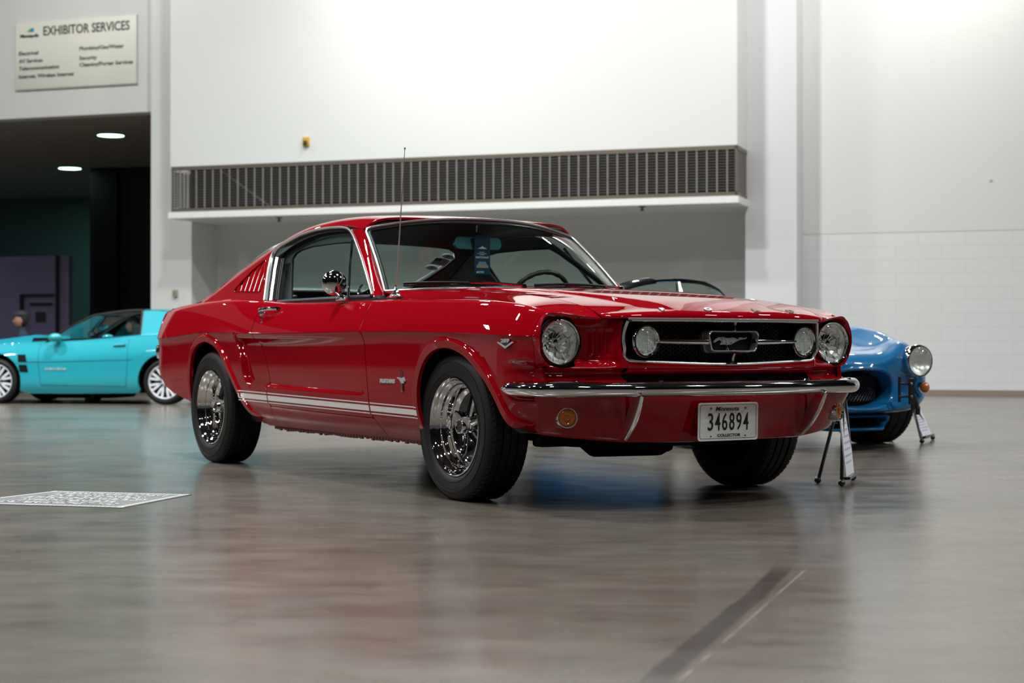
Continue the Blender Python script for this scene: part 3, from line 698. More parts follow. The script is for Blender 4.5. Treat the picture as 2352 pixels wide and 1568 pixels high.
DOORF = [(-.800, .862), (-.790, .80), (-.776, .713), (-.758, .66), (-.735, .52), (-.726, .37), (-.716, .322)]
DOORR = [(-2.048, .862), (-2.050, .80), (-2.045, .74), (-2.035, .70), (-1.985, .64), (-1.945, .60), (-1.905, .52), (-1.880, .44), (-1.860, .345)]
STR = []   # stripes (x,z) bands, white
def stripe_fn(cc):
    x = cc[:, 0]; r = r_of(cc[:, 1]); c = zc(x); b0 = zb(x); z = b0 + (c - b0) * r
    return (z < 0)
g_ = .0036
pf = MB()
ext_arch = lambda arc: ([xz(*p) for p in arc], (.006, .013, .021, .029, .034, .039, .044, .050))
for side in (1, -1):
    # front fender
    f_out = [xz(x + g_, z) for x, z in DOORF] + [xz(-.70, .315), xz(-.665, .262), xz(-.655, .228)] + [xr(-.30, 0)] + pl(*[tuple(p) for p in arcF]) + [xz(.583, .300), xz(.606, .36)] \
        + [xz(.632, .45), xz(.630, .50), xz(.618, .545), xz(.615, .58), xz(.612, .66), xz(.610, .72), xr(.608, 2), xr(.610, 2.5), xr(.613, 3), xr(.63, 3.4), xr(.652, 3.75), xr(.672, 3.995)] \
        + [xr(x, 3.995) for x in (.62, .5, .35, .2, 0, -.3, -.6, -.8)] + [xr(-.803, 3.5), xr(-.803, 3), xr(-.802, 2)]
    panel('front_fender', f_out, S_side, RED, car, h=.03, rows=rows, side=side, out=(0, 1, .2), extra=[ext_arch(arcF)], thick=.018, edge_h=.012)
    # door
    d_out = [xz(x - g_, z) for x, z in DOORF] + [xz(-.735, .322)] + [xz(-1.3, .330), xz(-1.84, .342)] + [xz(x + g_, z) for x, z in DOORR[::-1]] + [xr(-2.046, 2), xr(-2.046, 3.0), xr(-2.046, 3.25)] + [xr(x, 3.25) for x in (-1.7, -1.3, -1.0)] + [xr(-.806, 3.25), xr(-.806, 3), xr(-.806, 2)]
    cvb = [(x, zz) for x, zz in zip(np.linspace(-1.95, -.8, 20), np.interp(np.linspace(-1.95, -.8, 20), [-2.2, -1.9, -.7], [.445, .438, .415]))]
    cvx = ([xz(*p) for p in cvb], (-.004, .002, .008, .014, .020, .026))
    panel('door', d_out, S_side, RED, car, h=.035, rows=rows, side=side, out=(0, 1, .2), extra=[cvx], thick=.018, edge_h=.015)
    # rocker sill + quarter panel
    s_out = [xz(-.737, .318)] + [xz(-1.3, .326), xz(-1.835, .338), xz(-1.858, .338)] + [xz(-1.86, .30), xz(-1.86, .228)] + [xr(-1.6, 0), xr(-1.1, 0), xr(-.8, 0), xr(-.66, 0)] + [xz(-.672, .262), xz(-.705, .315)]
    panel('rocker_sill', s_out, S_side, RED, car, h=.035, rows=rows, side=side, out=(0, 1, 0), thick=.018, edge_h=.015)
    tail = [xr(-3.50, 3.99), xr(-3.58, 3.6), xr(-3.62, 3.0), xr(-3.64, 2.5), xr(-3.655, 2), xz(-3.685, .78), xz(-3.70, .70), xz(-3.695, .62), xz(-3.655, .54), xz(-3.585, .47), xz(-3.49, .415), xz(-3.34, .375), xz(-3.16, .345)]
    q_out = [xz(x - g_, z) for x, z in DOORR] + [xz(-1.864, .30), xr(-1.865, 0), xr(-2.0, 0)] + pl(*[tuple(p) for p in arcR[::-1]]) + tail[::-1] + [xr(x, 3.99) for x in (-3.2, -2.9, -2.5, -2.2)] + [xr(-2.052, 3.99), xr(-2.052, 3), xr(-2.052, 2)]
    cb = [(float(cov_back(z)), z) for z in np.linspace(.45, .67, 12)]
    cvq = ([xz(*p) for p in cb], (-.044, -.036, -.028, -.020, -.012, -.004, .004))
    cvb2 = ([xz(x, float(np.interp(x, [-2.2, -1.9], [.445, .438]))) for x in np.linspace(-2.09, -1.9, 8)], (-.004, .002, .008, .014, .020, .026))
    panel('quarter_panel', q_out, S_side, RED, car, h=.03, rows=rows, side=side, out=(0, 1, .2), extra=[ext_arch(arcR), cvq], thick=.018, edge_h=.012)
    # white side stripes: thin decals standing just off the paint
    st = MB()
    for (z0a, z0b, z1a, z1b) in ((.374, .400, .346, .371), (.409, .4145, .3795, .3845), (.3605, .366, .3325, .3375)):
        for xa, xb in ((-2.245, -1.884), (-1.872, -.735), (-.722, -.262)):
            n = 26; X = np.linspace(xa, xb, n); rws = []
            for k in range(n):
                x = X[k]; t = (x + 2.25) / 1.95
                for z in (z0a + (z1a - z0a) * t, z0b + (z1b - z0b) * t):
                    rws.append((x, z))
            A = np.array(rws); Y = side_y(A[:, 0], A[:, 1]) + .0012
            V = np.stack([A[:, 0], Y * side, A[:, 1]], 1); F = [(2 * k, 2 * k + 2, 2 * k + 3, 2 * k + 1) for k in range(n - 1)]
            if side > 0: F = [f[::-1] for f in F]
            st.add(V, F)
    o = st.build('side_stripes', WHITE_PAINT, car, sharp=None)

# ------------------------------------------------------------------ hood
zhc = nspl([-.72, -.35, 0, .33, .57, .72, .80, .86], [.914, .908, .893, .864, .836, .813, .799, .785])
def hood_z(x, y):
    v = np.clip(np.abs(y) / ygap(x), 0, 1); ze = zgap(np.minimum(x, .70)) - .07 * np.clip(x - .70, 0, 1)
    base = ze + (zhc(x) - .010 - ze) * (1 - v ** 2.3)
    yr = np.interp(x, [-.7, -.2, .5, .8], [.50, .47, .36, .27])       # raised centre
    return base + .014 * sstep(yr + .035, yr - .035, np.abs(y)) * sstep(.86, .6, x)
xf = nspl([0, .12, .33, .46, .52, .55, .57], [.853, .848, .822, .796, .772, .750, .722])
def hood_xyz(v, s):
    """v in [-1,1] across, s: 0 back .. 1 front top .. 2 down the lip"""
    yb = v * .57; xe = xf(np.abs(yb)) - .022
    if s <= 1: 
        x0 = -.50 - .03 * abs(v) ** 3; x = x0 + (xe - x0) * s; y = v * (ygap(x) - .004); return (x, y, float(hood_z(x, y)))
    z0 = float(hood_z(xe, v * (ygap(xe) - .004))); y = v * (ygap(xe) - .004); t = s - 1
    sl = -math.tan(math.radians(22)); H = z0 - (.752 if abs(v) < .9 else .752 + 0 * abs(v))
    zz = z0 - max(H, .004) * t ** 1.35
    return (xe + .024 * math.sin(min(t * 1.25, 1) * PI / 2), y, zz)
vs_ = np.unique(np.r_[np.linspace(-1, 1, 57), -.995, .995]); ss = np.r_[np.linspace(0, .9, 34), .93, .955, .975, .988, 1.0, 1.08, 1.18, 1.3, 1.45, 1.62, 1.8, 2.0]
loft('hood', [[hood_xyz(v, s) for v in vs_] for s in ss], RED, car, thick=.012, sharp=60, flip=True)
# letters on the hood lip
for ch, yy in zip('FORD', (-.328, -.121, .121, .328)):
    mb = MB(); x = float(xf(abs(yy))) - .030; z = float(hood_z(x, yy))
    T = frame((x + .006, yy, z + .0035), (0, 1, 0), (-.90, 0, .42)); place_text(mb, ch, .031, T, extrude=.0035, bold=.002, sx=1.45)
    mb.build('hood_letter', CHROME_SATIN, car, sharp=40)
# chrome strip on the lip above the grille
pts = [(float(xf(abs(y))) + .004, y, .7475) for y in np.linspace(-.485, .485, 41)]
mb = MB(); mb.tube(pts, .0078, 8, flat=.7, up=(0, 0, 1)); mb.build('hood_lip_trim', CHROME_SATIN, car)

# ------------------------------------------------------------------ headlight casting (fender extension)
def edge_curve(n):
    P = [(.628, .800, .470), (.630, .792, .505), (.628, .762, .538), (.634, .770, .566), (.640, .793, .600), (.650, .806, .650), (.651, .804, .700), (.645, .796, .735), (.636, .778, .763), (.640, .758, .774), (.655, .715, .771), (.672, .672, .767), (.698, .62, .760), (.722, .5665, .753)]
    return P
E_ = edge_curve(0)
SEAM = [xz(.632, .45), xz(.630, .50), xz(.618, .545), xz(.615, .58), xz(.612, .66), xz(.610, .72), xr(.608, 2), xr(.610, 2.5), xr(.613, 3), xr(.63, 3.4), xr(.652, 3.75), xr(.672, 3.995)]
EDG = curve3([(.640, .765, .566), (.645, .790, .600), (.652, .803, .650), (.652, .802, .700), (.647, .794, .735), (.640, .776, .762), (.645, .755, .7735), (.658, .715, .771), (.675, .672, .767), (.699, .62, .760), (.722, .5665, .753)], 44)
SM = S_side(poly3([xz(.616, .566)] + SEAM[3:], 44) + [0.0025, 0])
def bez_rows(k=7):
    rows_ = []
    for i in range(k):
        t = i / (k - 1); b = SM * (1 - t) + EDG * t
        c = SM + (EDG - SM) * t; dx = (EDG[:, :1] - SM[:, :1]); 
        # stay tangent to the fender, then turn at the edge
        p = np.array(c); w_ = (t - t * t) * .25; p[:, 0] += 0; p += (SM - EDG) * 0
        out = np.stack([0 * t * EDG[:, 0], np.ones(len(EDG)), 0 * EDG[:, 0]], 1)
        rows_.append(p)
    return rows_
def lipF(y, z):
    """front face of the headlight casting: x as a function of (y, z)"""
    y = np.asarray(y, float); z = np.asarray(z, float)
    f0 = np.interp(y, np.linspace(.46, .83, 75), _ftab(np.linspace(.46, .83, 75)))
    P = np.stack([y, z], 1); d = segdist(P, EDG[:, 1:])
    xe = np.interp(y, [.46, .5665, .62, .715, .775], [.760, .722, .699, .658, .645])
    xo = np.where((y > .75) & (z < .76), .648, xe)
    k = 1 - sstep(0, .034, d)
    res = f0 + np.maximum(xo - f0, 0) * k ** 1.3
    # bottom flange
    xb = np.interp(y, [.46, .50, .60, .70, .78], [.775, .762, .715, .665, .640]); kb = 1 - sstep(0, .03, z - .562)
    res = np.maximum(res, f0 + np.maximum(xb - f0, 0) * kb)
    # three gills
    for yc in (.525, .547, .569):
        res = res - .010 * np.exp(-((y - yc) / .0052) ** 2) * sstep(.60, .615, z) * sstep(.715, .700, z)
    return res
_ftab = nspl([.46, .49, .515, .545, .58, .62, .68, .74, .79, .83], [.783, .768, .735, .694, .655, .630, .617, .615, .616, .62])
def S_face(P): return np.stack([lipF(P[:, 0], P[:, 1]), P[:, 0], P[:, 1]], 1)
HLc = (.703, .659); HR = .101
face_out = [tuple(p) for p in EDG[:, 1:]] + [(.545, .7505), (.52, .749), (.493, .745)] + [(.4975, .70), (.4985, .66), (.496, .62), (.486, .592), (.478, .582), (.478, .560)] + [(.56, .558), (.66, .557), (.74, .560)]
hole = [(HLc[0] + HR * math.cos(a), HLc[1] + HR * math.sin(a)) for a in np.linspace(0, 2 * PI, 49)[:-1]]
for side in (1, -1):
    hb = empty('headlight_housing', parent=car)
    loft('housing_shell', bez_rows(), RED, hb, side=side, thick=0, sharp=60, flip=False)
    gl_ = ([(.536, .60), (.536, .715)], (-.022, -.016, -.011, -.006, 0, .006, .011, .016, .022))
    g2_ = ([(.565, .60), (.565, .715)], (-.011, -.006, 0, .006, .011, .016))
    panel('housing_face', face_out, S_face, RED, hb, h=.014, holes=[hole], side=side, out=(1, 0, 0), thick=.01, edge_h=.009, extra=[([(.47, .562), (.76, .562)], (.002, .006, .012, .018, .024, .030)), gl_, g2_], rim_mat=None)
    hl = empty('headlight', parent=car)
    cyl = MB(); C0 = (.0, HLc[0] * side, HLc[1])
    cyl.lathe([(HR + .002, .600), (HR + .002, .622), (.0995, .634), (.094, .634), (.0905, .622), (.0905, .58), (0, .575)], 'x', C0, n=64); cyl.build('gasket', RUBBER, hl, sharp=50)
    rg = MB(); rg.lathe([(.0915, .622), (.0915, .640), (.089, .645), (.085, .643), (.083, .636), (.083, .60)], 'x', C0, n=64); rg.build('retaining_ring', CHROME, hl)
    rf = MB(); rf.lathe([(.084, .632), (.080, .612), (.068, .590), (.05, .572), (.028, .562), (.02, .565), (.02, .575), (.013, .585), (.0, .588)], 'x', C0, n=64); rf.build('reflector_bowl', REFLECTOR, hl)
    # moulded facets behind the glass
    op = MB(); random.seed(21); NF = 18; RR = (.022, .040, .056, .070, .081)
    for q in range(NF):
        a0_, a1_ = 2 * PI * q / NF, 2 * PI * (q + 1) / NF
        for r0, r1 in zip(RR[:-1], RR[1:]):
            base = .585 + .030 * (r0 / .08) ** 2; t1, t2, t3 = (random.uniform(-.006, .010) for _ in range(3))
            op.add([(base + t1, HLc[0] * side + r0 * math.cos(a0_), HLc[1] + r0 * math.sin(a0_)), (base + .006 + t2, HLc[0] * side + r1 * math.cos(a0_), HLc[1] + r1 * math.sin(a0_)), (base + .006 + t3, HLc[0] * side + r1 * math.cos(a1_), HLc[1] + r1 * math.sin(a1_)), (base - t2, HLc[0] * side + r0 * math.cos(a1_), HLc[1] + r0 * math.sin(a1_))], [(0, 1, 2, 3)])
    op.build('optics', REFLECTOR, hl, smooth=False, sharp=None)
    bb = MB(); bb.lathe([(.020, .575), (.019, .600), (.012, .610), (0, .612)], 'x', C0, n=20); bb.build('bulb_shield', CHROME, hl)
    ln = MB(); ln.lathe([(.0, .6545), (.03, .653), (.055, .649), (.072, .6435), (.083, .637)], 'x', C0, n=64); ln.build('lens', LENS, hl)

# ------------------------------------------------------------------ grille
gr_ = empty('grille', parent=car)
def gx(y): return float(np.interp(abs(y), [0, .2, .40, .5], [.845, .838, .812, .785]))
GO = [(.484, .743), (.494, .70), (.4955, .66), (.493, .63), (.486, .605), (.474, .592), (.455, .5865)]
GOL = [(0, .7475)] + [(.2, .7475), (.40, .7455)] + GO + [(.30, .580), (.15, .575), (0, .573)]
gol = GOL + [(-y, z) for y, z in GOL[::-1][1:-1]]
def trimx(y, z): return float(np.interp(abs(y), [0, .12, .33, .46, .485, .4955], [.832, .828, .806, .788, .782, .770])) - (.02 if z < .61 else 0) * 1.0 - .25 * max(0, .70 - z) * (z >= .61) * 0
mb = MB(); low = [(y, z) for y, z in GO + [(.30, .580), (.15, .575), (0, .573)]]; low = low + [(-y, z) for y, z in low[::-1][1:]]
lowc = curve3([(trimx(y, z) + .004, y, z) for y, z in low], 110)
mb.tube(lowc, .0062, 8); mb.build('grille_surround', CHROME_SATIN, gr_)
# honeycomb screen: real hexagonal ribs
def S_scr(y, z): return float(np.interp(abs(y), [0, .3, .5], [.775, .755, .725]))
hx = MB(); rh = .0092; dxh = rh * 1.5; dyh = rh * math.sqrt(3); bars = set()
for i in range(-36, 37):
    for j in range(0, 13):
        cy_, cz_ = i * dxh, .578 + j * dyh + (dyh / 2 if i % 2 else 0)
        if abs(cy_) > .49 or cz_ > .750 or cz_ < .575 or (abs(cy_) > .47 and (cz_ < .60)): continue
        pts_ = [(cy_ + rh * math.cos(R_(60 * k)), cz_ + rh * math.sin(R_(60 * k))) for k in range(6)]
        for k in range(6):
            a, b_ = pts_[k], pts_[(k + 1) % 6]; key = (round((a[0] + b_[0]) / 2, 4), round((a[1] + b_[1]) / 2, 4))
            if key in bars: continue
            bars.add(key); dy, dz_ = b_[0] - a[0], b_[1] - a[1]; L = math.hypot(dy, dz_); ny, nz_ = -dz_ / L * .0009, dy / L * .0009
            xa, xb = S_scr(*a), S_scr(*b_)
            hx.add([(xa, a[0] - ny, a[1] - nz_), (xb, b_[0] - ny, b_[1] - nz_), (xb, b_[0] + ny, b_[1] + nz_), (xa, a[0] + ny, a[1] + nz_),
                    (xa - .008, a[0] - ny, a[1] - nz_), (xb - .008, b_[0] - ny, b_[1] - nz_), (xb - .008, b_[0] + ny, b_[1] + nz_), (xa - .008, a[0] + ny, a[1] + nz_)],
                   [(0, 1, 2, 3), (0, 4, 5, 1), (3, 2, 6, 7)])
o = hx.build('honeycomb_screen', pm('grille_mesh_grey', (.035, .035, .04), .35, .4), gr_, smooth=False, sharp=None)
bk = MB(); bk.box((.62, -.50, .54), (.70, .50, .75)); 
bk.prism([(.68, .4925), (.765, .4925), (.765, .490), (.68, .490)], .585, .745, 'z'); bk.prism([(.68, -.4925), (.765, -.4925), (.765, -.490), (.68, -.490)], .585, .745, 'z')
bk.box((.66, -.49, .742), (.80, .49, .746)); bk.build('grille_cavity', FLAT, gr_, smooth=False, sharp=None)
# horizontal bars and vertical bars
for s in (1, -1):
    mb = MB()
    pts = [(.822, s * .115, .662), (.815, s * .2, .662), (.802, s * .32, .663), (.792, s * .36, .663)]
    mb.tube(pts, [.0135, .0115, .0095, .0085], 12, flat=1.0, up=(0, 0, 1)); mb.build('grille_bar', CHROME, gr_)
mb = MB(); mb.tube([(.842, .004, .745), (.838, .002, .72), (.842, .0, .706)], [.0062, .0045, .006], 8); mb.build('grille_upright', CHROME, gr_); mb = MB()
mb.tube([(.842, 0, .622), (.838, 0, .618), (.832, 0, .603), (.828, 0, .588), (.826, 0, .580)], [.012, .008, .005, .006, .009], 8)
mb.box((.806, -.028, .567), (.826, .028, .579), bev=.003); mb.build('grille_upright', CHROME, gr_)
# corral frame
def rrect(hw_t, hw_b, z0, z1, r=.016, n=6):
    P = []; cs = [(hw_b - r, z0 + r, -90), (hw_t - r, z1 - r, 0), (-hw_t + r, z1 - r, 90), (-hw_b + r, z0 + r, 180)]
    for cy_, cz_, a0_ in cs:
        for k in range(n + 1): a = R_(a0_ + 90 * k / n); P.append((cy_ + r * math.cos(a), cz_ + r * math.sin(a)))
    return P
def ringloft(name, rings, mat, parent):
    V = []; n = len(rings[0][1])
    for x, P in rings: V += [(x, y, z) for y, z in P]
    F = []
    for i in range(len(rings) - 1):
        for k in range(n): a = i * n + k; b_ = i * n + (k + 1) % n; F.append((a, b_, b_ + n, a + n))
    return mesh_obj(name, V, F, mat, parent, True, sharp=30)
em = empty('emblem_frame', parent=gr_)
A_ = rrect(.128, .118, .622, .706, .020); B_ = rrect(.122, .112, .6275, .7005, .017); Cc = rrect(.125, .115, .625, .703, .018)
ringloft('corral_ring', [(.800, A_), (.838, A_), (.842, Cc), (.838, B_), (.800, B_)], CHROME_SATIN, gr_)
ringloft('corral_band', [(.778, rrect(.134, .124, .617, .711, .022)), (.800, rrect(.134, .124, .617, .711, .022)), (.803, rrect(.131, .121, .62, .708, .02)), (.800, A_), (.790, A_)], pm('grey_cast_metal', (.22, .22, .235), .35, .8), gr_)
bpl = MB(); bpl.prism(rrect(.122, .112, .6275, .7005, .017), .790, .803, 'x'); bpl.build('corral_backing', FLAT, gr_, smooth=False, sharp=None)
bpy.data.objects.remove(em)
# galloping horse (faces the car's right), drawn from its own outline in a 1376-wide sketch frame
HS = [(848, 710), (880, 640), (930, 575), (985, 540), (975, 510), (1010, 520), (1040, 535), (1105, 500), (1080, 530), (1170, 505), (1140, 540), (1250, 555), (1330, 555), (1385, 530), (1450, 545), (1530, 610), (1565, 600), (1550, 555), (1590, 520), (1640, 525), (1700, 555), (1790, 515), (1770, 575), (1700, 605), (1620, 590), (1600, 620), (1560, 645), (1510, 640), (1460, 720), (1400, 770), (1340, 825), (1315, 838), (1300, 820), (1330, 770), (1370, 700), (1300, 740), (1290, 780), (1245, 840), (1220, 850), (1180, 830), (1230, 770), (1200, 745), (1170, 750), (1190, 800), (1150, 830), (1100, 815), (1060, 835), (1035, 825), (1060, 745), (1090, 720), (1120, 770), (1110, 800), (1140, 800), (1120, 740), (1070, 690), (1020, 630), (970, 665), (920, 700), (880, 750)]
kx = .215 / 1180; hp = [((u - 1305) * kx, .664 - (v - 690) * .000097) for u, v in HS]
hm = bmesh.new(); vv = [hm.verts.new((0, y, z)) for y, z in hp]; fc = hm.faces.new(vv); bmesh.ops.triangulate(hm, faces=[fc])
ins = bmesh.ops.inset_region(hm, faces=hm.faces[:], thickness=.0012, depth=0, use_even_offset=False)
hm.verts.ensure_lookup_table()
bmesh.ops.recalc_face_normals(hm, faces=hm.faces[:])
vs0 = [v.co.copy() for v in hm.verts]; bnd = {v.index for e_ in hm.edges if e_.is_boundary for v in e_.verts}; hm.verts.index_update()
bnd = {v.index for e_ in hm.edges if e_.is_boundary for v in e_.verts}; fcs = [[v.index for v in f.verts] for f in hm.faces]; be = [(e_.verts[0].index, e_.verts[1].index) for e_ in hm.edges if e_.is_boundary]
k = len(vs0); V = [(.812 if i in bnd else .817, v.y, v.z) for i, v in enumerate(vs0)] + [(.805, v.y, v.z) for v in vs0]
F = fcs + [(a, b_, b_ + k, a + k) for a, b_ in be]; hm.free()
horse = mesh_obj('running_horse_emblem', V, F, EMBL, gr_, False)
bm = bmesh.new(); bm.from_mesh(horse.data); bmesh.ops.recalc_face_normals(bm, faces=bm.faces[:]); bm.to_mesh(horse.data); bm.free()
mb = MB(); mb.tube([(.812, -.022, .628), (.814, -.015, .640), (.812, -.008, .628)], .004, 6); mb.build('emblem_stand', CHROME, gr_)
# fog lamps
for s in (1, -1):
    fg = empty('fog_lamp', parent=car); C0 = (0, s * .403, .664)
    mb = MB(); mb.lathe([(.052, .73), (.062, .765), (.0655, .785), (.066, .797), (.063, .804), (.057, .804), (.051, .797)], 'x', C0, n=48); mb.build('lamp_ring', CHROME, fg)
    mb = MB(); mb.lathe([(.051, .798), (.046, .775), (.03, .76), (.012, .755), (.010, .775), (0, .778)], 'x', C0, n=40); mb.build('reflector_bowl', REFLECTOR, fg)
    op = MB(); random.seed(8)
    for i in range(-8, 8):
        for j in range(-4, 4):
            y0_, y1_, z0_, z1_ = i * .0062, (i + 1) * .0062, j * .0125, (j + 1) * .0125
            if max(abs(y0_), abs(y1_)) ** 2 + max(abs(z0_), abs(z1_)) ** 2 > .0505 ** 2: continue
            t = [random.uniform(-.0022, .0022) for _ in range(4)]; xb_ = .790
            op.add([(xb_ + t[0], C0[1] + y0_, .664 + z0_), (xb_ + t[1] + .0025 * (i % 2), C0[1] + y1_, .664 + z0_), (xb_ + t[2] + .0025 * (i % 2), C0[1] + y1_, .664 + z1_), (xb_ + t[3], C0[1] + y0_, .664 + z1_)], [(0, 1, 2, 3)])
    op.build('optics', REFLECTOR, fg, smooth=False, sharp=None)
    mb = MB(); mb.lathe([(0, .8165), (.022, .8145), (.042, .808), (.0525, .799)], 'x', C0, n=40)
    for k in range(-7, 8): yk = k * .0052; hh_ = math.sqrt(max(.044 ** 2 - yk ** 2, 0)) * .55; xk = .817 - 4.4 * yk * yk - .001; mb.tube([(xk - .003, C0[1] + yk, .664 + hh_ * .2), (xk - .003, C0[1] + yk, .664 + hh_)], .0011, 5)
    mb.tube([(.802, C0[1] - .05, .664), (.8165, C0[1], .664), (.802, C0[1] + .05, .664)], .0016, 5); mb.build('lens', LENS, fg)

# ------------------------------------------------------------------ lower grille panel, stone guard, valance, bumper
def yx(pts, z): return [(x, y, z) for x, y in pts]
fr_plan = lambda y: float(np.interp(abs(y), [0, .15, .35, .46, .50, .60, .70, .78], [.812, .808, .790, .774, .764, .715, .665, .640]))
ys = np.linspace(-.475, .475, 45)
prof = [(.004, .5705), (.006, .562), (.003, .552), (-.012, .541), (-.05, .534)]
def zoff(y): return .006 * (abs(y) / .475) ** 2 * 2
rowsP = [[(fr_plan(y) + dx + .0, y, z + (zoff(y) if i < 2 else 0)) for y in ys] for i, (dx, z) in enumerate(prof)]
loft('lower_grille_panel', rowsP, RED, car, sharp=60, thick=.004)
for s in (1, -1):    # side stone guards between headlight castings and bumper
    ys2 = np.linspace(.475, .800, 24)
    def gx2(y): return float(np.interp(y, [.475, .56, .66, .74, .775, .80], [.762, .725, .672, .634, .618, .606]))
    rowsG = [[(gx2(y) - .004 + dx, y, z) for y in ys2] for dx, z in ((0, .5595), (-.022, .552), (-.030, .54), (-.026, .525), (-.008, .512), (.010, .506), (.016, .499), (.010, .49), (-.02, .485))]
    loft('stone_guard', rowsG, RED, car, side=s, sharp=60)
fl_ = MB(); fl_.box((.50, -.60, .30), (.60, .60, .56)); fl_.box((.60, -.46, .47), (.70, .46, .55)); fl_.build('radiator_support', FLAT, car, smooth=False, sharp=None)
# lower lip of the bumper gap (red)
mb = MB(); 
for s in (1, -1): mb.tube([(.735, s * .46, .515), (.72, s * .53, .517), (.66, s * .66, .518)], .006, 8)
BP = [(0, .898), (.15, .895), (.30, .884), (.42, .866), (.52, .842), (.62, .808), (.70, .773), (.76, .738), (.80, .706), (.828, .672), (.846, .636), (.858, .59), (.866, .54), (.870, .49), (.869, .462)]
bpc = curve3([(x, y) for y, x in BP], 60)
full = [(x, -y) for x, y in bpc[::-1]] + [(x, y) for x, y in bpc[1:]]
full = np.array(full); tan = np.gradient(full, axis=0); tan /= np.linalg.norm(tan, axis=1, keepdims=True); nrm = np.stack([tan[:, 1], -tan[:, 0]], 1)
arcl = np.r_[0, np.cumsum(np.linalg.norm(np.diff(full, axis=0), axis=1))]
bprof = [(-.056, .014)] + [(-.034 * (1 - math.cos(R_(a))), .0300 * math.sin(R_(a))) for a in (82, 68, 55, 43, 32, 21, 10, 0, -10, -21, -32, -43, -55, -68, -82)] + [(-.052, -.022)]
rowsB = []
for i in range(len(full)):
    e_ = min(arcl[i], arcl[-1] - arcl[i]); k = math.sqrt(max(0, 1 - (1 - min(e_ / .05, 1)) ** 2)); k = max(k, .03)
    fat = 1 + .10 * math.exp(-((e_ - .30) / .10) ** 2)
    rowsB.append([(full[i, 0] + nrm[i, 0] * d * (k if d < 0 else 1), full[i, 1] + nrm[i, 1] * d, .4775 + h_ * k * fat) for d, h_ in bprof])
rb = np.array(rowsB); mesh_obj('front_bumper', rb.reshape(-1, 3), [f[::-1] for f in grid_faces(len(full), len(bprof), closed_v=True)] , CHROME, car, True, sharp=70)
for y in (-.70, -.37, .37, .70):
    i = int(np.argmin(np.abs(full[:, 1] - y))); mb = MB(); mb.lathe([(0, .0075), (.009, .0055), (.0125, .0)], 'z', (full[i, 0] - .030, full[i, 1], .505), n=14); mb.build('bumper_bolt', CHROME, car)
# valance
vt = nspl([0, .3, .46, .60, .70, .77, .815], [.786, .782, .772, .748, .712, .674, .628]); vb = nspl([0, .3, .45, .60, .69, .745], [.735, .730, .710, .664, .620, .580])
def valz0(y): return float(np.interp(abs(y), [0, .45, .60, .70, .815], [.262, .268, .280, .289, .299]))
def val(y, t):
    a = abs(y); z0 = valz0(y); z1 = .452; z = z1 + (z0 - z1) * t; kb = .745 / .815; x = float(vt(a)) + (float(vb(a * kb)) - float(vt(a))) * (t ** 1.1)
    return (x, y * (1 + (kb - 1) * t * (a / .815) ** 2), z)
ysv = np.r_[np.linspace(-.815, -.6, 22), np.linspace(-.58, .58, 40), np.linspace(.6, .815, 22)]
rowsV = [[(val(y, 0)[0] - .05, y, .462) for y in ysv], [(val(y, 0)[0] - .012, y, .462) for y in ysv], [(val(y, 0)[0] - .003, y, .4585) for y in ysv]] + [[val(y, t) for y in ysv] for t in np.linspace(0, 1, 12)] + [[(val(y, 1)[0] - .012, val(y, 1)[1], valz0(y) - .004) for y in ysv], [(val(y, 1)[0] - .06, val(y, 1)[1], valz0(y) + .004) for y in ysv]]
loft('front_valance', rowsV, RED, car, sharp=50)
# bumper guards
for s in (1, -1):
    pts = [(.862, .468, .452), (.858, .467, .445), (.838, .463, .40), (.806, .459, .35), (.775, .456, .315), (.742, .452, .286), (.728, .450, .275)]
    mb = MB(); 
    cur = curve3(pts, 22); prof2 = [(-.5, -1.2), (-.55, -.2), (-.35, .15), (0, .25), (.35, .15), (.55, -.2), (.5, -1.2)]
    V = []; 
    for i, p in enumerate(cur):
        d = cur[min(i + 1, 21)] - cur[max(i - 1, 0)]; d /= np.linalg.norm(d); f_ = np.array([-d[2], 0, d[0]]) * -1
        if f_[0] < 0: f_ = -f_
        wd = .0165 * (.6 + .4 * min(1, i / 6)); dp = .05 * (.35 + .65 * math.sin(PI * min(1, (i + 2) / 22)))
        for a, b_ in prof2: q = p + np.array([0, 1, 0]) * a * wd + f_ * (b_ * (dp if b_ < 0 else .02)); V.append((q[0], q[1] * s, q[2]))
    F = grid_faces(22, 7); F += [tuple(range(7)), tuple(21 * 7 + k for k in range(7))[::-1]]
    o = mesh_obj('bumper_guard', V, F, CHROME, car, True, sharp=60)
    bm = bmesh.new(); bm.from_mesh(o.data); bmesh.ops.recalc_face_normals(bm, faces=bm.faces[:]); bm.to_mesh(o.data); bm.free()
    # turn signals
    ts = empty('turn_signal', parent=car); nv = Vector((.86, .36 * s, -.22)).normalized()
    T = frame((.680, .697 * s, .367), nv.cross(Vector((0, 0, 1))) * -1, (0, 0, 1)); T = T if (T.to_3x3() @ Vector((0, 0, 1))).dot(nv) > 0 else T @ Matrix.Rotation(PI, 4, 'Y')
    mb = MB(); mb.lathe([(.046, -.030), (.045, -.010), (.0435, .002), (.040, .010), (.036, .010), (.033, .003)], 'z', n=48, T=T); mb.build('lamp_ring', CHROME, ts)
    mb = MB(); mb.lathe([(0, .012), (.010, .011), (.012, .006), (.020, .008), (.030, .005), (.034, .001)], 'z', n=40, T=T); mb.build('amber_lens', AMBER, ts)
    mb = MB(); mb.lathe([(0, .012), (.003, .010), (.0035, .004)], 'z', c=(0, -.022, .004), n=10, T=T); mb.build('lens_screw', CHROME, ts)
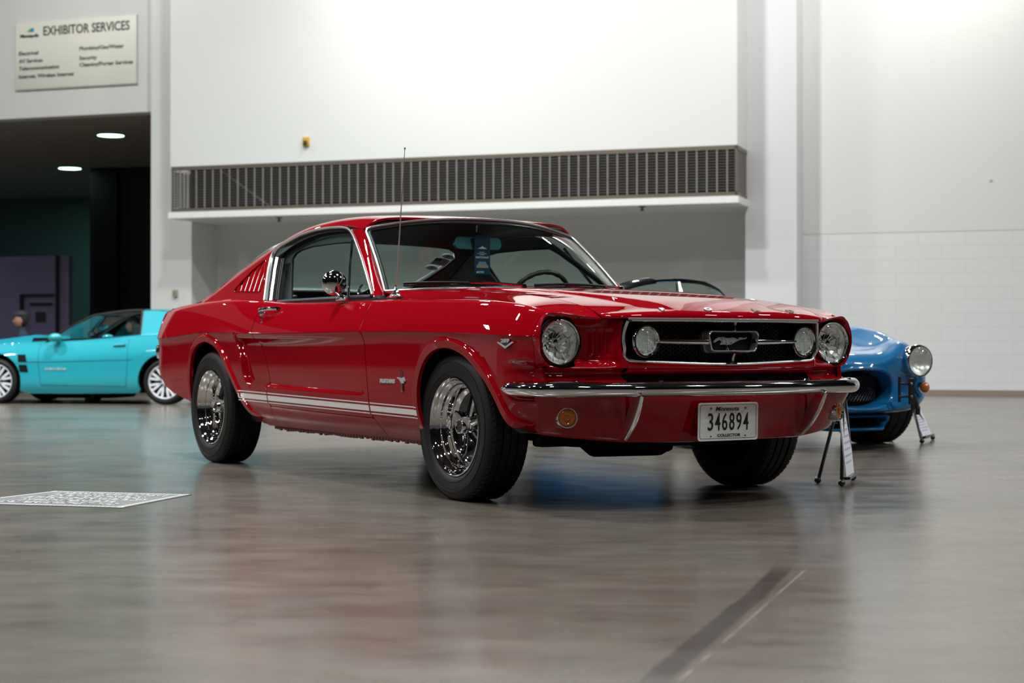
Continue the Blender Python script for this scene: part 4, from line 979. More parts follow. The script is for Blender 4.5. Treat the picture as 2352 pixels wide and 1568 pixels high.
# licence plate
lp = empty('licence_plate', parent=car); lt = R_(1.5)
T = frame((.800, 0, .342), (0, 1, 0), (math.sin(lt), 0, math.cos(lt)))
def rr2(hw, hh, r, n=6):
    P = []
    for cx_, cy_, a0_ in ((hw - r, -hh + r, -90), (hw - r, hh - r, 0), (-hw + r, hh - r, 90), (-hw + r, -hh + r, 180)):
        for k in range(n + 1): a = R_(a0_ + 90 * k / n); P.append((cx_ + r * math.cos(a), cy_ + r * math.sin(a)))
    return P
PW = pm('plate_white', (.92, .93, .91), .35); PK = pm('plate_ink', (.008, .008, .01), .4)
def fr_ring(mb, P, Q, h, T, mi=0):
    n = len(P); mb.add([T @ Vector((x, y, h)) for x, y in P + Q], [(k, (k + 1) % n, (k + 1) % n + n, k + n) for k in range(n)], mi)
mb = MB(); mb.prism(rr2(.1525, .0762, .012), -.002, .0005, 'z', T=T)
fr_ring(mb, rr2(.1525, .0762, .012), rr2(.149, .0727, .010), .0022, T); fr_ring(mb, rr2(.149, .0727, .010), rr2(.146, .0697, .008), .0006, T); mb.build('plate_blank', PW, lp, smooth=False, sharp=None)
mb = MB(); fr_ring(mb, rr2(.1440, .0680, .010), rr2(.1425, .0665, .009), .0012, T); mb.build('plate_border', PK, lp, smooth=False, sharp=None)
def ptext(name, txt, cx_, cy_, wid, hei, bold=0, shear=0):
    vs, fs = text_mesh(txt, 1.0, .002, 'LEFT', bold=bold, shear=shear); a = np.array(vs); mn, mx = a.min(0), a.max(0)
    mb = MB(); mb.add([T @ Vector((cx_ - wid / 2 + (v[0] - mn[0]) / (mx[0] - mn[0]) * wid, cy_ - hei / 2 + (v[1] - mn[1]) / (mx[1] - mn[1]) * hei, .001 + (v[2] > 0) * .0012)) for v in vs], fs); mb.build(name, PK, lp, smooth=False, sharp=None)
for k, ch in enumerate('346894'): ptext('plate_digit', ch, -.0905 + k * .0362, .000, .0265, .070, .004)
ptext('plate_state_name', 'Minnesota', -.006, .052, .118, .0175, .006, .28)
ptext('plate_collector_line', 'COLLECTOR', .004, -.0545, .118, .0115, .015)
for x, y in ((-.088, .053), (.088, .053)): mb = MB(); mb.lathe([(0, .004), (.004, .0035), (.0055, .001)], 'z', c=(x, y, 0), n=12, T=T); mb.build('plate_bolt', STEEL, lp)
for x, y in ((-.088, -.058), (.088, -.058)): mb = MB(); mb.lathe([(0, .003), (.003, .002), (.0032, .001)], 'z', c=(x, y, 0), n=12, T=T); mb.build('plate_bolt', PK, lp)
mb = MB(); mb.box((.74, -.14, .285), (.796, .14, .412)); mb.build('plate_bracket', RED, lp, smooth=False, sharp=None)
# ------------------------------------------------------------------ greenhouse
YB, KG = .745, .414
gy = lambda z, off=0.0: YB + off - KG * (np.asarray(z, float) - .885)
DLOp = [(-2.132, .885), (-2.170, .94), (-2.207, .999), (-2.245, 1.06), (-2.276, 1.126), (-2.276, 1.158), (-2.250, 1.175), (-2.200, 1.190), (-2.027, 1.229), (-1.858, 1.246), (-1.68, 1.249), (-1.52, 1.243), (-1.448, 1.233), (-1.400, 1.218), (-1.325, 1.181), (-1.137, 1.062), (-.881, .883)]
zr = nspl([-1.25, -1.33, -1.42, -1.55, -1.70, -1.86, -2.03, -2.2, -2.32, -2.45, -2.7, -2.93, -3.08], [1.218, 1.228, 1.242, 1.254, 1.259, 1.256, 1.240, 1.200, 1.160, 1.112, 1.025, .938, .885])
zC = nspl([-1.10, -1.2, -1.4, -1.6, -1.85, -2.1, -2.35, -2.6, -2.9, -3.15, -3.25], [1.268, 1.290, 1.311, 1.318, 1.314, 1.291, 1.241, 1.172, 1.072, .978, .938])
hdr = nspl([-.62, -.4, -.2, 0, .2, .4, .62], [-1.262, -1.187, -1.143, -1.130, -1.143, -1.187, -1.262])
def S_roof(P):
    x, y = P[:, 0], P[:, 1]; xr_ = np.minimum(x, -1.25); z0 = zr(xr_); ye = gy(z0); t = np.clip(np.abs(y) / ye, 0, 1.02)
    g = .30 * t ** 2.2 + .70 * t ** 13
    return np.stack([x, y, zC(x) - (zC(x) - z0) * g], 1)
yr_ = lambda x: float(gy(zr(min(x, -1.25))))
xs_r = [-1.262, -1.33, -1.42, -1.55, -1.7, -1.86, -2.03, -2.2, -2.32, -2.45, -2.6, -2.7, -2.82, -2.93, -3.02, -3.10]
left = [(x, yr_(x) * .9985) for x in xs_r]; right = [(x, -y) for x, y in left]
hd_l = [(float(hdr(y)), y) for y in np.linspace(-.60, .60, 25)]
back = [(-3.17, .5), (-3.20, .25), (-3.21, 0), (-3.20, -.25), (-3.17, -.5)]
roof_out = hd_l + left + back + right[::-1]
rg_hole = [(-2.345, y) for y in np.linspace(-.48, .48, 9)] + [(-2.38, .535), (-2.45, .585), (-2.60, .600), (-2.80, .598), (-2.98, .578), (-3.07, .545), (-3.115, .49)] + [(-3.13, y) for y in np.linspace(.4, -.4, 7)] + [(-3.115, -.49), (-3.07, -.545), (-2.98, -.578), (-2.80, -.598), (-2.60, -.600), (-2.45, -.585), (-2.38, -.535)]
yrows = [y for y in np.unique(np.r_[np.linspace(-.54, .54, 31), .56, .572, .582, .59, .598, .606, .613, .62, .63, .64, .65, .66, .67, -.56, -.572, -.582, -.59, -.598, -.606, -.613, -.62, -.63, -.64, -.65, -.66, -.67])]
panel('roof', roof_out, S_roof, RED, car, h=.035, rows=yrows, holes=[rg_hole], out=(0, 0, 1), thick=.012, edge_h=.014)
# headliner and inner trim (dark)
def S_head(P): q = S_roof(P); q[:, 2] -= .022; return q
hl_out = [(x - .02, y * .97) for x, y in hd_l] + [(x, y * .985) for x, y in left] + back + [(x, y * .985) for x, y in right[::-1]]
panel('headliner', hl_out, S_head, VINYL, car, h=.06, holes=[rg_hole], out=(0, 0, -1), thick=0)
# rear glass with trim and stickers
rgi = [(x, y) for x, y in rg_hole]
def S_rg(P): q = S_roof(P); q[:, 2] -= .008; return q
rgl = panel('rear_glass', [(x * 1 + (.012 if x < -2.8 else -.012) * 0, y) for x, y in rgi], S_rg, GLASS, car, h=.05, out=(0, 0, 1), thick=0)
loop = S_roof(resamp(rg_hole, .03)); mb = MB(); L3 = list(map(tuple, loop)) + [tuple(loop[0])]; mb.tube(L3, .011, 8, cap=False); mb.build('rear_glass_trim', CHROME_SATIN, car)
def stk(name, outl, mat, off):
    def S(P): q = S_roof(P); q[:, 2] -= .012 + off; return q
    return panel(name, outl, S, mat, rgl, h=.05, out=(0, 0, 1), thick=0, edge_h=.02)
SK = pm('sticker_white', (.62, .70, .70), .5); SB = pm('sticker_navy', (.02, .05, .12), .5); SR = pm('sticker_black_red', (.10, .03, .04), .5)
def fq(a, b_): return (-2.615 + a * .10 + b_ * .015, .505 + b_ * .085 - a * .012)
stk('flag_sticker', [fq(0, 0), fq(1, 0), fq(1, 1), fq(0, 1)], SR, 0)
stk('flag_canton', [fq(.52, 0), fq(1, 0), fq(1, .45), fq(.52, .45)], SB, .0015)
for k in range(6):
    b0 = .02 + k * .165; stk('flag_stripe', [fq(0 if True else 0, b0), fq(.50 if b0 < .45 else 1, b0), fq(.50 if b0 < .45 else 1, b0 + .085), fq(0, b0 + .085)], SK, .0012)
for cx_, cy_ in ((-2.665, .545), (-2.465, .545)):
    stk('oval_sticker', [(cx_ + .032 * math.cos(t), cy_ + .036 * math.sin(t)) for t in np.linspace(0, 2 * PI, 22)[:-1]], SK, .0005)
    stk('oval_sticker_print', [(cx_ + .016 * math.cos(t), cy_ + .018 * math.sin(t * 2)) for t in np.linspace(.3, 2 * PI - .3, 12)], pm('sticker_teal', (.05, .28, .34), .5), .0015)
for side in (1, -1):
    # sail panel with vent opening
    def S_sail(P): return np.stack([P[:, 0], gy(P[:, 1], .0) - .010 * sstep(.05, 0, P[:, 1] - .90) * 0, P[:, 1]], 1)
    DR = DLOp[:8]
    up = [(x, float(zr(x))) for x in (-2.0, -2.1, -2.2, -2.32, -2.45, -2.58, -2.7, -2.82, -2.93, -3.0)]
    s_out = [(x, z) for x, z in DR] + [(-2.027, 1.229), (-1.95, 1.239)] + [(-1.95, float(zr(-1.95)))] + up + [(-3.02, .89), (-2.9, .872), (-2.5, .872), (-2.13, .872)]
    vent = [(-2.262, .942), (-2.290, .938), (-2.45, .944), (-2.625, .950), (-2.640, .957), (-2.560, 1.018), (-2.455, 1.078), (-2.372, 1.112), (-2.352, 1.110), (-2.335, 1.085), (-2.285, 1.01)]
    sp_ = panel('sail_panel', s_out, S_sail, RED, car, h=.03, holes=[vent], side=side, out=(0, 1, .3), thick=.010, edge_h=.012)
    vr = MB(); vp = curve3([(x, float(gy(z)) + .001, z) for x, z in vent + vent[:1]], 70); vr.tube([(x, y * side, z) for x, y, z in vp], .0035, 6, cap=False); vr.build('vent_rim', RED, sp_)
    def S_vb(P): return np.stack([P[:, 0], gy(P[:, 1], -.045), P[:, 1]], 1)
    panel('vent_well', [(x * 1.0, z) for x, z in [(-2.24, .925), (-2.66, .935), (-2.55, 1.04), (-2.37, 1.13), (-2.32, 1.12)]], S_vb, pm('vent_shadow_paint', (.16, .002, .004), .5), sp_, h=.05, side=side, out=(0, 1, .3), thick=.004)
    for k in range(5):      # louver blades
        xb = -2.315 - k * .064; zt_ = float(np.interp(-(xb - .03), [2.28, 2.372, 2.455, 2.56, 2.64], [1.08, 1.112, 1.078, 1.018, .957])) - .004
        x0_, x1_ = xb + .012, xb - .046
        lean = -.18
        bl = []
        for z in np.linspace(.944, zt_, 10):
            sh = lean * (z - .944); y_o = float(gy(z, -.004)); y_i = float(gy(z, -.042))
            bl.append([(x0_ + sh + .004, y_i, z), (x0_ + sh, y_i + .012, z), (x0_ + sh - .010, y_o - .008, z), (x0_ + sh - .018, y_o + .001, z), (x1_ + sh + .010, y_o + .003, z), (x1_ + sh, y_o + .001, z), (x1_ + sh, y_o - .020, z)])
        loft('vent_louver', bl, RED, sp_, side=side, sharp=60)
    # door glass, divider, DLO chrome
    def S_gl(P): return np.stack([P[:, 0], gy(P[:, 1], -.016), P[:, 1]], 1)
    g_out = [(x + .01, z) for x, z in DLOp[:6]] + [(-2.25, 1.165)] + [(x, z - .006) for x, z in DLOp[7:13]] + [(-1.405, 1.20), (-1.33, 1.165), (-1.137, 1.05), (-.89, .883)]
    dg_ = panel('side_glass', g_out + [(-.9, .87), (-2.12, .87)], S_gl, GLASS, car, h=.08, side=side, out=(0, 1, .3), thick=0)
    cr = [(x, float(gy(z, .002)), z) for x, z in DLOp]; crc = poly3(cr, 120)
    sm = crc.copy()
    for _ in range(5): sm[1:-1] = (sm[:-2] + 2 * sm[1:-1] + sm[2:]) / 4
    mb = MB(); rad = [.014 if i < 26 else (.0085 if i < 85 else .010) for i in range(len(sm))]; rad = list(np.convolve(np.pad(rad, 4, 'edge'), np.ones(9) / 9, 'valid'))
    mb.tube([(x, y * side, z) for x, y, z in sm], rad, 10, flat=.7, up=(0, 1, 0)); mb.build('window_chrome_trim', CHROME_SATIN, car)
    # broad bright post strip behind the door glass
    mb = MB(); 
    ps = [(-2.118, .885), (-2.155, .94), (-2.192, 1.0), (-2.23, 1.06), (-2.258, 1.12)]
    for dx, r_ in ((.030, .0075), (.048, .005)):
        mb.tube([(x + dx, side * float(gy(z, -.006)), z) for x, z in ps], r_, 8, flat=.8)
    mb.build('window_post_strips', CHROME_SATIN, car)
    wsx = [(-2.10, .885), (-2.138, .94), (-2.173, 1.0), (-2.208, 1.06), (-2.235, 1.11)]
    mb = MB()
    for dx in (-.0, .028, .052): mb.tube([(x + dx + .025, side * float(gy(z, -.022)), z) for x, z in wsx], .011, 8, flat=.6)
    mb.build('window_weatherstrip', RUBBER, car)
    vb_ = MB(); vb_.tube([(-1.352, side * float(gy(1.165, -.006)), 1.165), (-1.25, side * float(gy(1.02, -.002)), 1.02), (-1.135, side * float(gy(.875, .0)), .875)], .0085, 8, flat=.8); vb_.build('vent_window_bar', CHROME, car)
    vh = MB(); vh.lathe([(.0, .004), (.010, .004), (.012, 0)], 'y', (-1.095, side * .715, .905), n=14); vh.tube([(-1.095, side * .712, .905), (-1.10, side * .705, .925), (-1.085, side * .70, .938)], .005, 8); vh.build('vent_latch', CHROME, car)
    # dark inner frame that narrows the see-through opening
    def S_in(P): return np.stack([P[:, 0], gy(P[:, 1], -.055), P[:, 1]], 1)
    in_o = [(-2.9, .86), (-2.9, .93), (-2.62, 1.03), (-2.36, 1.13), (-2.20, 1.185), (-2.027, 1.22), (-1.86, 1.235), (-1.68, 1.24), (-1.52, 1.235), (-1.40, 1.21), (-1.10, 1.03), (-.86, .87), (-.86, .86)]
    in_h = [(-1.94, .892), (-1.995, .95), (-2.055, 1.018), (-2.135, 1.115), (-2.115, 1.142), (-2.06, 1.158), (-1.94, 1.170), (-1.67, 1.172), (-1.40, 1.166), (-1.33, 1.135), (-1.12, 1.01), (-.93, .892)]
    panel('inner_window_frame', in_o, S_in, VINYL, car, h=.06, holes=[in_h], side=side, out=(0, 1, .3), thick=.012)
    # A-pillar
    A0 = poly3([(-1.405, float(gy(1.222)), 1.222), (-1.325, float(gy(1.181)), 1.181), (-1.137, float(gy(1.062)), 1.062), (-.881, float(gy(.883)), .883), (-.86, .755, .872)], 26)
    A1 = poly3([(-1.262, .604, 1.216), (-1.075, .645, 1.058), (-.887, .683, .898), (-.87, .690, .880)], 26)
    Am = (A0 + A1) / 2; Am[:, 1] += .016; Am[:, 0] += .012; Am[:, 2] += .006
    loft('windshield_pillar', [A0 + (Am - A0) * 0, A0 * .72 + Am * .28 + [.002, .004, 0], (A0 + 2 * Am) / 3 + [0, .002, 0], (A1 + 2 * Am) / 3 + [0, .0005, 0], A1 * .6 + Am * .4, A1], RED, car, side=side, sharp=80)
# windshield
def wsB(v): a = abs(v); return np.array([-.700 - .187 * a ** 2.6, .683 * v, .918 - .020 * a ** 2])
def wsT(v): a = abs(v); return np.array([float(hdr(.604 * v)) + .0, .604 * v, 1.276 - .060 * a ** 2.3])
vsw = np.linspace(-1, 1, 41)
def wsP(v, t): 
    p = wsB(v) * (1 - t) + wsT(v) * t; b_ = .030 * 4 * t * (1 - t) * (1 - .6 * v * v); return p + np.array([b_ * .8, 0, b_ * .6])
wsg = loft('windshield_glass', [[wsP(v, t) for v in vsw] for t in np.linspace(.02, .985, 14)], WGLASS, car, flip=True)
lp_ = [wsP(v, 0.0) for v in vsw] + [wsP(1, t) for t in np.linspace(.06, .94, 12)] + [wsP(v, 1.0) for v in vsw[::-1]] + [wsP(-1, t) for t in np.linspace(.94, .06, 12)]
lp_ = np.array(lp_ + [lp_[0]]); 
for _ in range(1): lp_[1:-1] = (lp_[:-2] + 2 * lp_[1:-1] + lp_[2:]) / 4
mb = MB(); mb.tube([tuple(p + [.004, 0, .003]) for p in lp_], .0078, 10, cap=False, flat=.8); mb.build('windshield_chrome', CHROME_SATIN, car)
cen = lp_.mean(0); mb = MB(); inn = [tuple(p + (cen - p) / np.linalg.norm(cen - p) * .020 + [-.004, 0, -.002]) for p in lp_]; mb.tube(inn, .010, 8, cap=False); mb.build('windshield_rubber', RUBBER, car)
# cowl panel with slots
cw = []
for t in np.linspace(0, 1, 9):
    row = []
    for v in np.linspace(-1, 1, 41):
        b_ = wsB(v); f_ = np.array([-.500 - .03 * abs(v) ** 3, .655 * v, float(hood_z(-.50, .655 * v)) - .010]); p = b_ * (1 - t) + f_ * t
        p[2] -= .010 * math.sin(PI * t); row.append(p)
    cw.append(row)
loft('cowl_panel', cw, RED, car, thick=.006, sharp=60, flip=True)
mb = MB()
for k in range(-9, 10):
    y = k * .052; x0_ = -.60 - .02 * (abs(y) / .5) ** 2; mb.box((x0_ - .035, y - .015, .888), (x0_ + .02, y + .015, .8995 + .001))
mb.build('cowl_vent_slots', FLAT, car, smooth=False, sharp=None)
# wipers
for yb_, ye_ in ((-.06, -.60), (.50, .03)):
    mb = MB(); xb_ = -.655; z0_ = .915
    mb.lathe([(0, .026), (.012, .024), (.016, .0), (.02, -.012)], 'z', (xb_, yb_, z0_), n=14)
    xa = -.655 - .10 * (abs(ye_) / .6) ** 2 if ye_ < 0 else -.665
    mb.tube([(xb_, yb_, z0_ + .018), (xb_ - .02, yb_ + (ye_ - yb_) * .35, z0_ + .030), (xa - .02, yb_ + (ye_ - yb_) * .62, z0_ + .026)], .006, 8)
    arm = mb.build('wiper_arm', CHROME, car)
    mb = MB(); bl = [(xa + .04 - .09 * t_ ** 2 * (1 if ye_ < 0 else .5), yb_ + (ye_ - yb_) * (.25 + .80 * t_), z0_ + .022 + .006 * math.sin(PI * t_)) for t_ in np.linspace(0, 1, 14)]
    mb.tube(bl, .0065, 6); mb.tube([(x, y, z - .012) for x, y, z in bl], .004, 6); mb.build('wiper_blade', BLACK, arm)

# ------------------------------------------------------------------ interior
IN = pm('interior_black', (.010, .011, .012), .6); INB = pm('interior_blue_black', (.02, .035, .045), .45)
mb = MB()
dsh = []
for t, (dx, z) in enumerate(((-.02, .895), (-.10, .915), (-.20, .918), (-.27, .905), (-.29, .86), (-.27, .75))):
    dsh.append([(wsB(v)[0] + dx, wsB(v)[1] * .97, z) for v in np.linspace(-1, 1, 25)])
loft('dashboard', dsh, IN, car, sharp=60)
sw = empty('steering_wheel', parent=car); 
Tn = Vector((-.86, 0, .50)).normalized(); T = frame((-1.215, .37, .865), (0, 1, 0), Tn.cross(Vector((0, 1, 0))))
mb = MB(); Nn = 64
rim = [(T @ Vector((.185 * math.cos(a), .185 * math.sin(a), 0))) for a in np.linspace(0, 2 * PI, Nn + 1)]
mb.tube(rim, [.0125 + .0015 * math.sin(i * 2.1) for i in range(Nn + 1)], 10, cap=False); mb.build('wheel_rim', pm('wheel_brown_black', (.035, .028, .02), .4), sw)
mb = MB(); mb.lathe([(0, .02), (.03, .018), (.04, .0), (.03, -.03)], 'z', n=24, T=T)
for a in (90, 210, 330): mb.tube([T @ Vector((.03 * math.cos(R_(a)), .03 * math.sin(R_(a)), 0)), T @ Vector((.18 * math.cos(R_(a)), .18 * math.sin(R_(a)), 0))], .010, 8, flat=.4)
mb.build('wheel_spokes', CHROME_SATIN, sw)
for s in (1, -1):
    st = empty('front_seat', parent=car)
    mb = MB(); mb.box((-1.85, s * .37 - .25, .42), (-1.35, s * .37 + .25, .56), bev=.05); mb.build('seat_cushion', VINYL, st)
    mb = MB(); T = frame((-1.86, s * .37, .46), (0, 1, 0), (-.28, 0, 1)); mb.box((-.245, 0, -.05), (.245, .42, .07), bev=.045, T=T); mb.build('seat_back', VINYL, st)
mb = MB(); mb.box((-2.62, -.60, .45), (-2.25, .60, .60), bev=.05); mb.box((-2.72, -.60, .55), (-2.55, .60, .87), bev=.05); mb.build('rear_seat', VINYL, car)
mb = MB(); mb.box((-3.12, -.62, .86), (-2.60, .62, .885)); mb.build('parcel_shelf', IN, car, smooth=False, sharp=None)
mb = MB(); mb.box((-2.65, -.70, .24), (-.55, .70, .40)); mb.box((-.62, -.72, .30), (-.56, .72, .86)); mb.box((-2.95, -.62, .40), (-2.70, .62, .86))
for s in (1, -1): mb.box((-2.05, min(s * .70, s * .74), .40), (-.62, max(s * .70, s * .74), .868))
mb.build('cabin_tub', IN, car, smooth=False, sharp=None)
for s in (1, -1): mb = MB(); mb.tube([(-2.0, s * .735, .878), (-.92, s * .735, .878)], .009, 8); mb.build('door_top_rail', INB, car)
# rear view mirror
rv = empty('rear_view_mirror', parent=car)
mb = MB(); T = frame((-1.20, 0, 1.163), (0, 1, 0), (-.12, 0, 1)); mb.prism(rr2(.135, .030, .026, 8), -.010, .012, 'z', T=T); mb.lathe([(.13, -.008)] * 0 + [(0, .013)], 'z', n=3, T=T) if False else None
mb.build('mirror_shell', pm('teal_reflection_chrome', (.22, .72, .76), .22, .9), rv, sharp=40)  # teal reflection put into the mirror's base colour
mb = MB(); mb.tube([(-1.205, 0, 1.18), (-1.20, -.005, 1.21), (-1.17, -.02, 1.262)], .006, 8); mb.build('mirror_stalk', CHROME, rv)

# ------------------------------------------------------------------ tail
mb = MB(); tp = []
for z, x_ in ((.875, -3.625), (.86, -3.65), (.80, -3.67), (.72, -3.685), (.62, -3.68), (.54, -3.64), (.46, -3.56), (.40, -3.44), (.37, -3.25)):
    tp.append([(x_ + .0, v * (float(side_y(np.array([x_]), np.array([min(z, .82)]))[0]) - .012 - .05 * max(0, (z - .80) / .085)), z) for v in np.linspace(-1, 1, 25)])
loft('tail_panel', tp, RED, car, sharp=60)
dk = []
for x in np.linspace(-3.20, -3.63, 12):
    dk.append([(x, y, float(ztop(x)) + .012 + .030 * (1 - (abs(y) / .62) ** 2) * float(sstep(-3.66, -3.35, x))) for y in np.linspace(-.605, .605, 25)])
loft('trunk_lid', dk, RED, car, thick=.01, flip=True, sharp=60)
for s in (1, -1):
    dq = [[(x, s * y, float(zz)) for y, zz in ((.60, ztop(x) + .012), (.66, ztop(x) + .01))] for x in np.linspace(-2.95, -3.2, 4)]
rbp = [(-3.60, .795), (-3.67, .800), (-3.73, .775), (-3.765, .735), (-3.785, .68), (-3.80, .5), (-3.81, .25), (-3.812, 0)]
cu = curve3(rbp, 30); fullr = np.vstack([cu * [1, -1], cu[::-1][1:]]); mb = MB()
rr_ = []
for i, (x, y) in enumerate(fullr):
    rr_.append([(x, y * .985, .572), (x, y * .995, .58), (x - .010, y, .615), (x - .004, y * .995, .652), (x, y * .985, .66)])
loft('rear_bumper', rr_, CHROME, car, sharp=60)
for s in (1, -1):
    for k in range(3):
        mb = MB(); mb.box((-3.70, s * .66 + (k - 1) * .05 - .018, .69), (-3.665, s * .66 + (k - 1) * .05 + .018, .80), bev=.008); mb.build('tail_lamp_lens', pm('red_lens', (.35, .01, .01), .15, 0, 1), car)
mb = MB(); mb.lathe([(0, -.02), (.045, -.016), (.05, 0)], 'x', (-3.685, 0, .75), n=24); mb.build('fuel_cap', CHROME, car)

# ------------------------------------------------------------------ underbody and wheel wells
mb = MB(); mb.box((-3.50, -.55, .36), (-2.6, .55, .62)); mb.box((-.55, -.50, .30), (.50, .50, .70)); mb.box((-.45, -.42, .235), (.38, .42, .31), bev=.03)
mb.build('underbody', FLAT, car, smooth=False, sharp=None)
for s in (1, -1):
    for xc, arc, nm in ((.02, arcF, 'front'), (-2.72, arcR, 'rear')):
        rows_ = []
        for y in (.825, .80, .55, .50):
            pts = poly3([tuple(p) for p in arc], 40); cc_ = np.array([xc, .31]); sc_ = 1.0 if y > .81 else 1.05
            rows_.append([(cc_[0] + (p[0] - cc_[0]) * sc_, y, cc_[1] + (p[1] - cc_[1]) * sc_) for p in pts])
        rows_.append([(xc, .50, .31)] * 40)
        loft('wheel_well', rows_, FLAT, car, side=s, sharp=50)
mb = MB(); mb.lathe([(0, -.30), (.10, -.29), (.135, -.24), (.14, .1), (.10, .16), (0, .17)], 'y', (.02, .12, .295), n=24); mb.build('oil_pan', FLAT, car)
mb = MB(); mb.box((.05, -.18, .20), (.42, .02, .26), bev=.02); mb.box((.30, -.62, .235), (.38, -.40, .275), bev=.012); mb.box((.30, .40, .235), (.38, .62, .275), bev=.012); mb.tube([(.36, -.60, .255), (.37, -.3, .235), (.37, .3, .235), (.36, .60, .255)], .014, 8); mb.build('steering_linkage', FLAT, car)
mb = MB(); mb.tube([(-2.743, -.6, .31), (-2.743, .6, .31)], .035, 10); mb.lathe([(0, -.12), (.1, -.08), (.12, 0), (.1, .08), (0, .12)], 'y', (-2.743, 0, .31), n=16); mb.build('rear_axle', FLAT, car)
for s in (1, -1):
    mb = MB(); random.seed(3)
    X = np.arange(-1.95, -.34, .03); V = []; F = []
    for i, x in enumerate(X):
        zz = .222 - random.random() * .010; V += [(x, s * .775, .245), (x, s * .775, zz), (x + .024, s * .775, zz + random.uniform(-.003, .003)), (x + .024, s * .775, .245), (x, s * .765, .245), (x, s * .765, zz), (x + .024, s * .765, zz), (x + .024, s * .765, .245)]
        k = i * 8; F += [(k, k + 1, k + 2, k + 3), (k + 7, k + 6, k + 5, k + 4), (k + 1, k + 5, k + 6, k + 2), (k, k + 4, k + 5, k + 1), (k + 3, k + 2, k + 6, k + 7)]
    V += [(-1.98, s * .776, .26), (-1.98, s * .776, .234), (-.32, s * .776, .228), (-.32, s * .776, .26), (-1.98, s * .764, .26), (-1.98, s * .764, .234), (-.32, s * .764, .228), (-.32, s * .764, .26)]; k = len(X) * 8
    F += [(k, k + 1, k + 2, k + 3), (k + 7, k + 6, k + 5, k + 4), (k + 1, k + 5, k + 6, k + 2)]
    mb.add(V, F); mb.build('pinch_weld_flange', pm('dark_red_flange_paint', (.10, .012, .014), .7), car, smooth=False, sharp=None)  # flange in a darker, duller red than the body

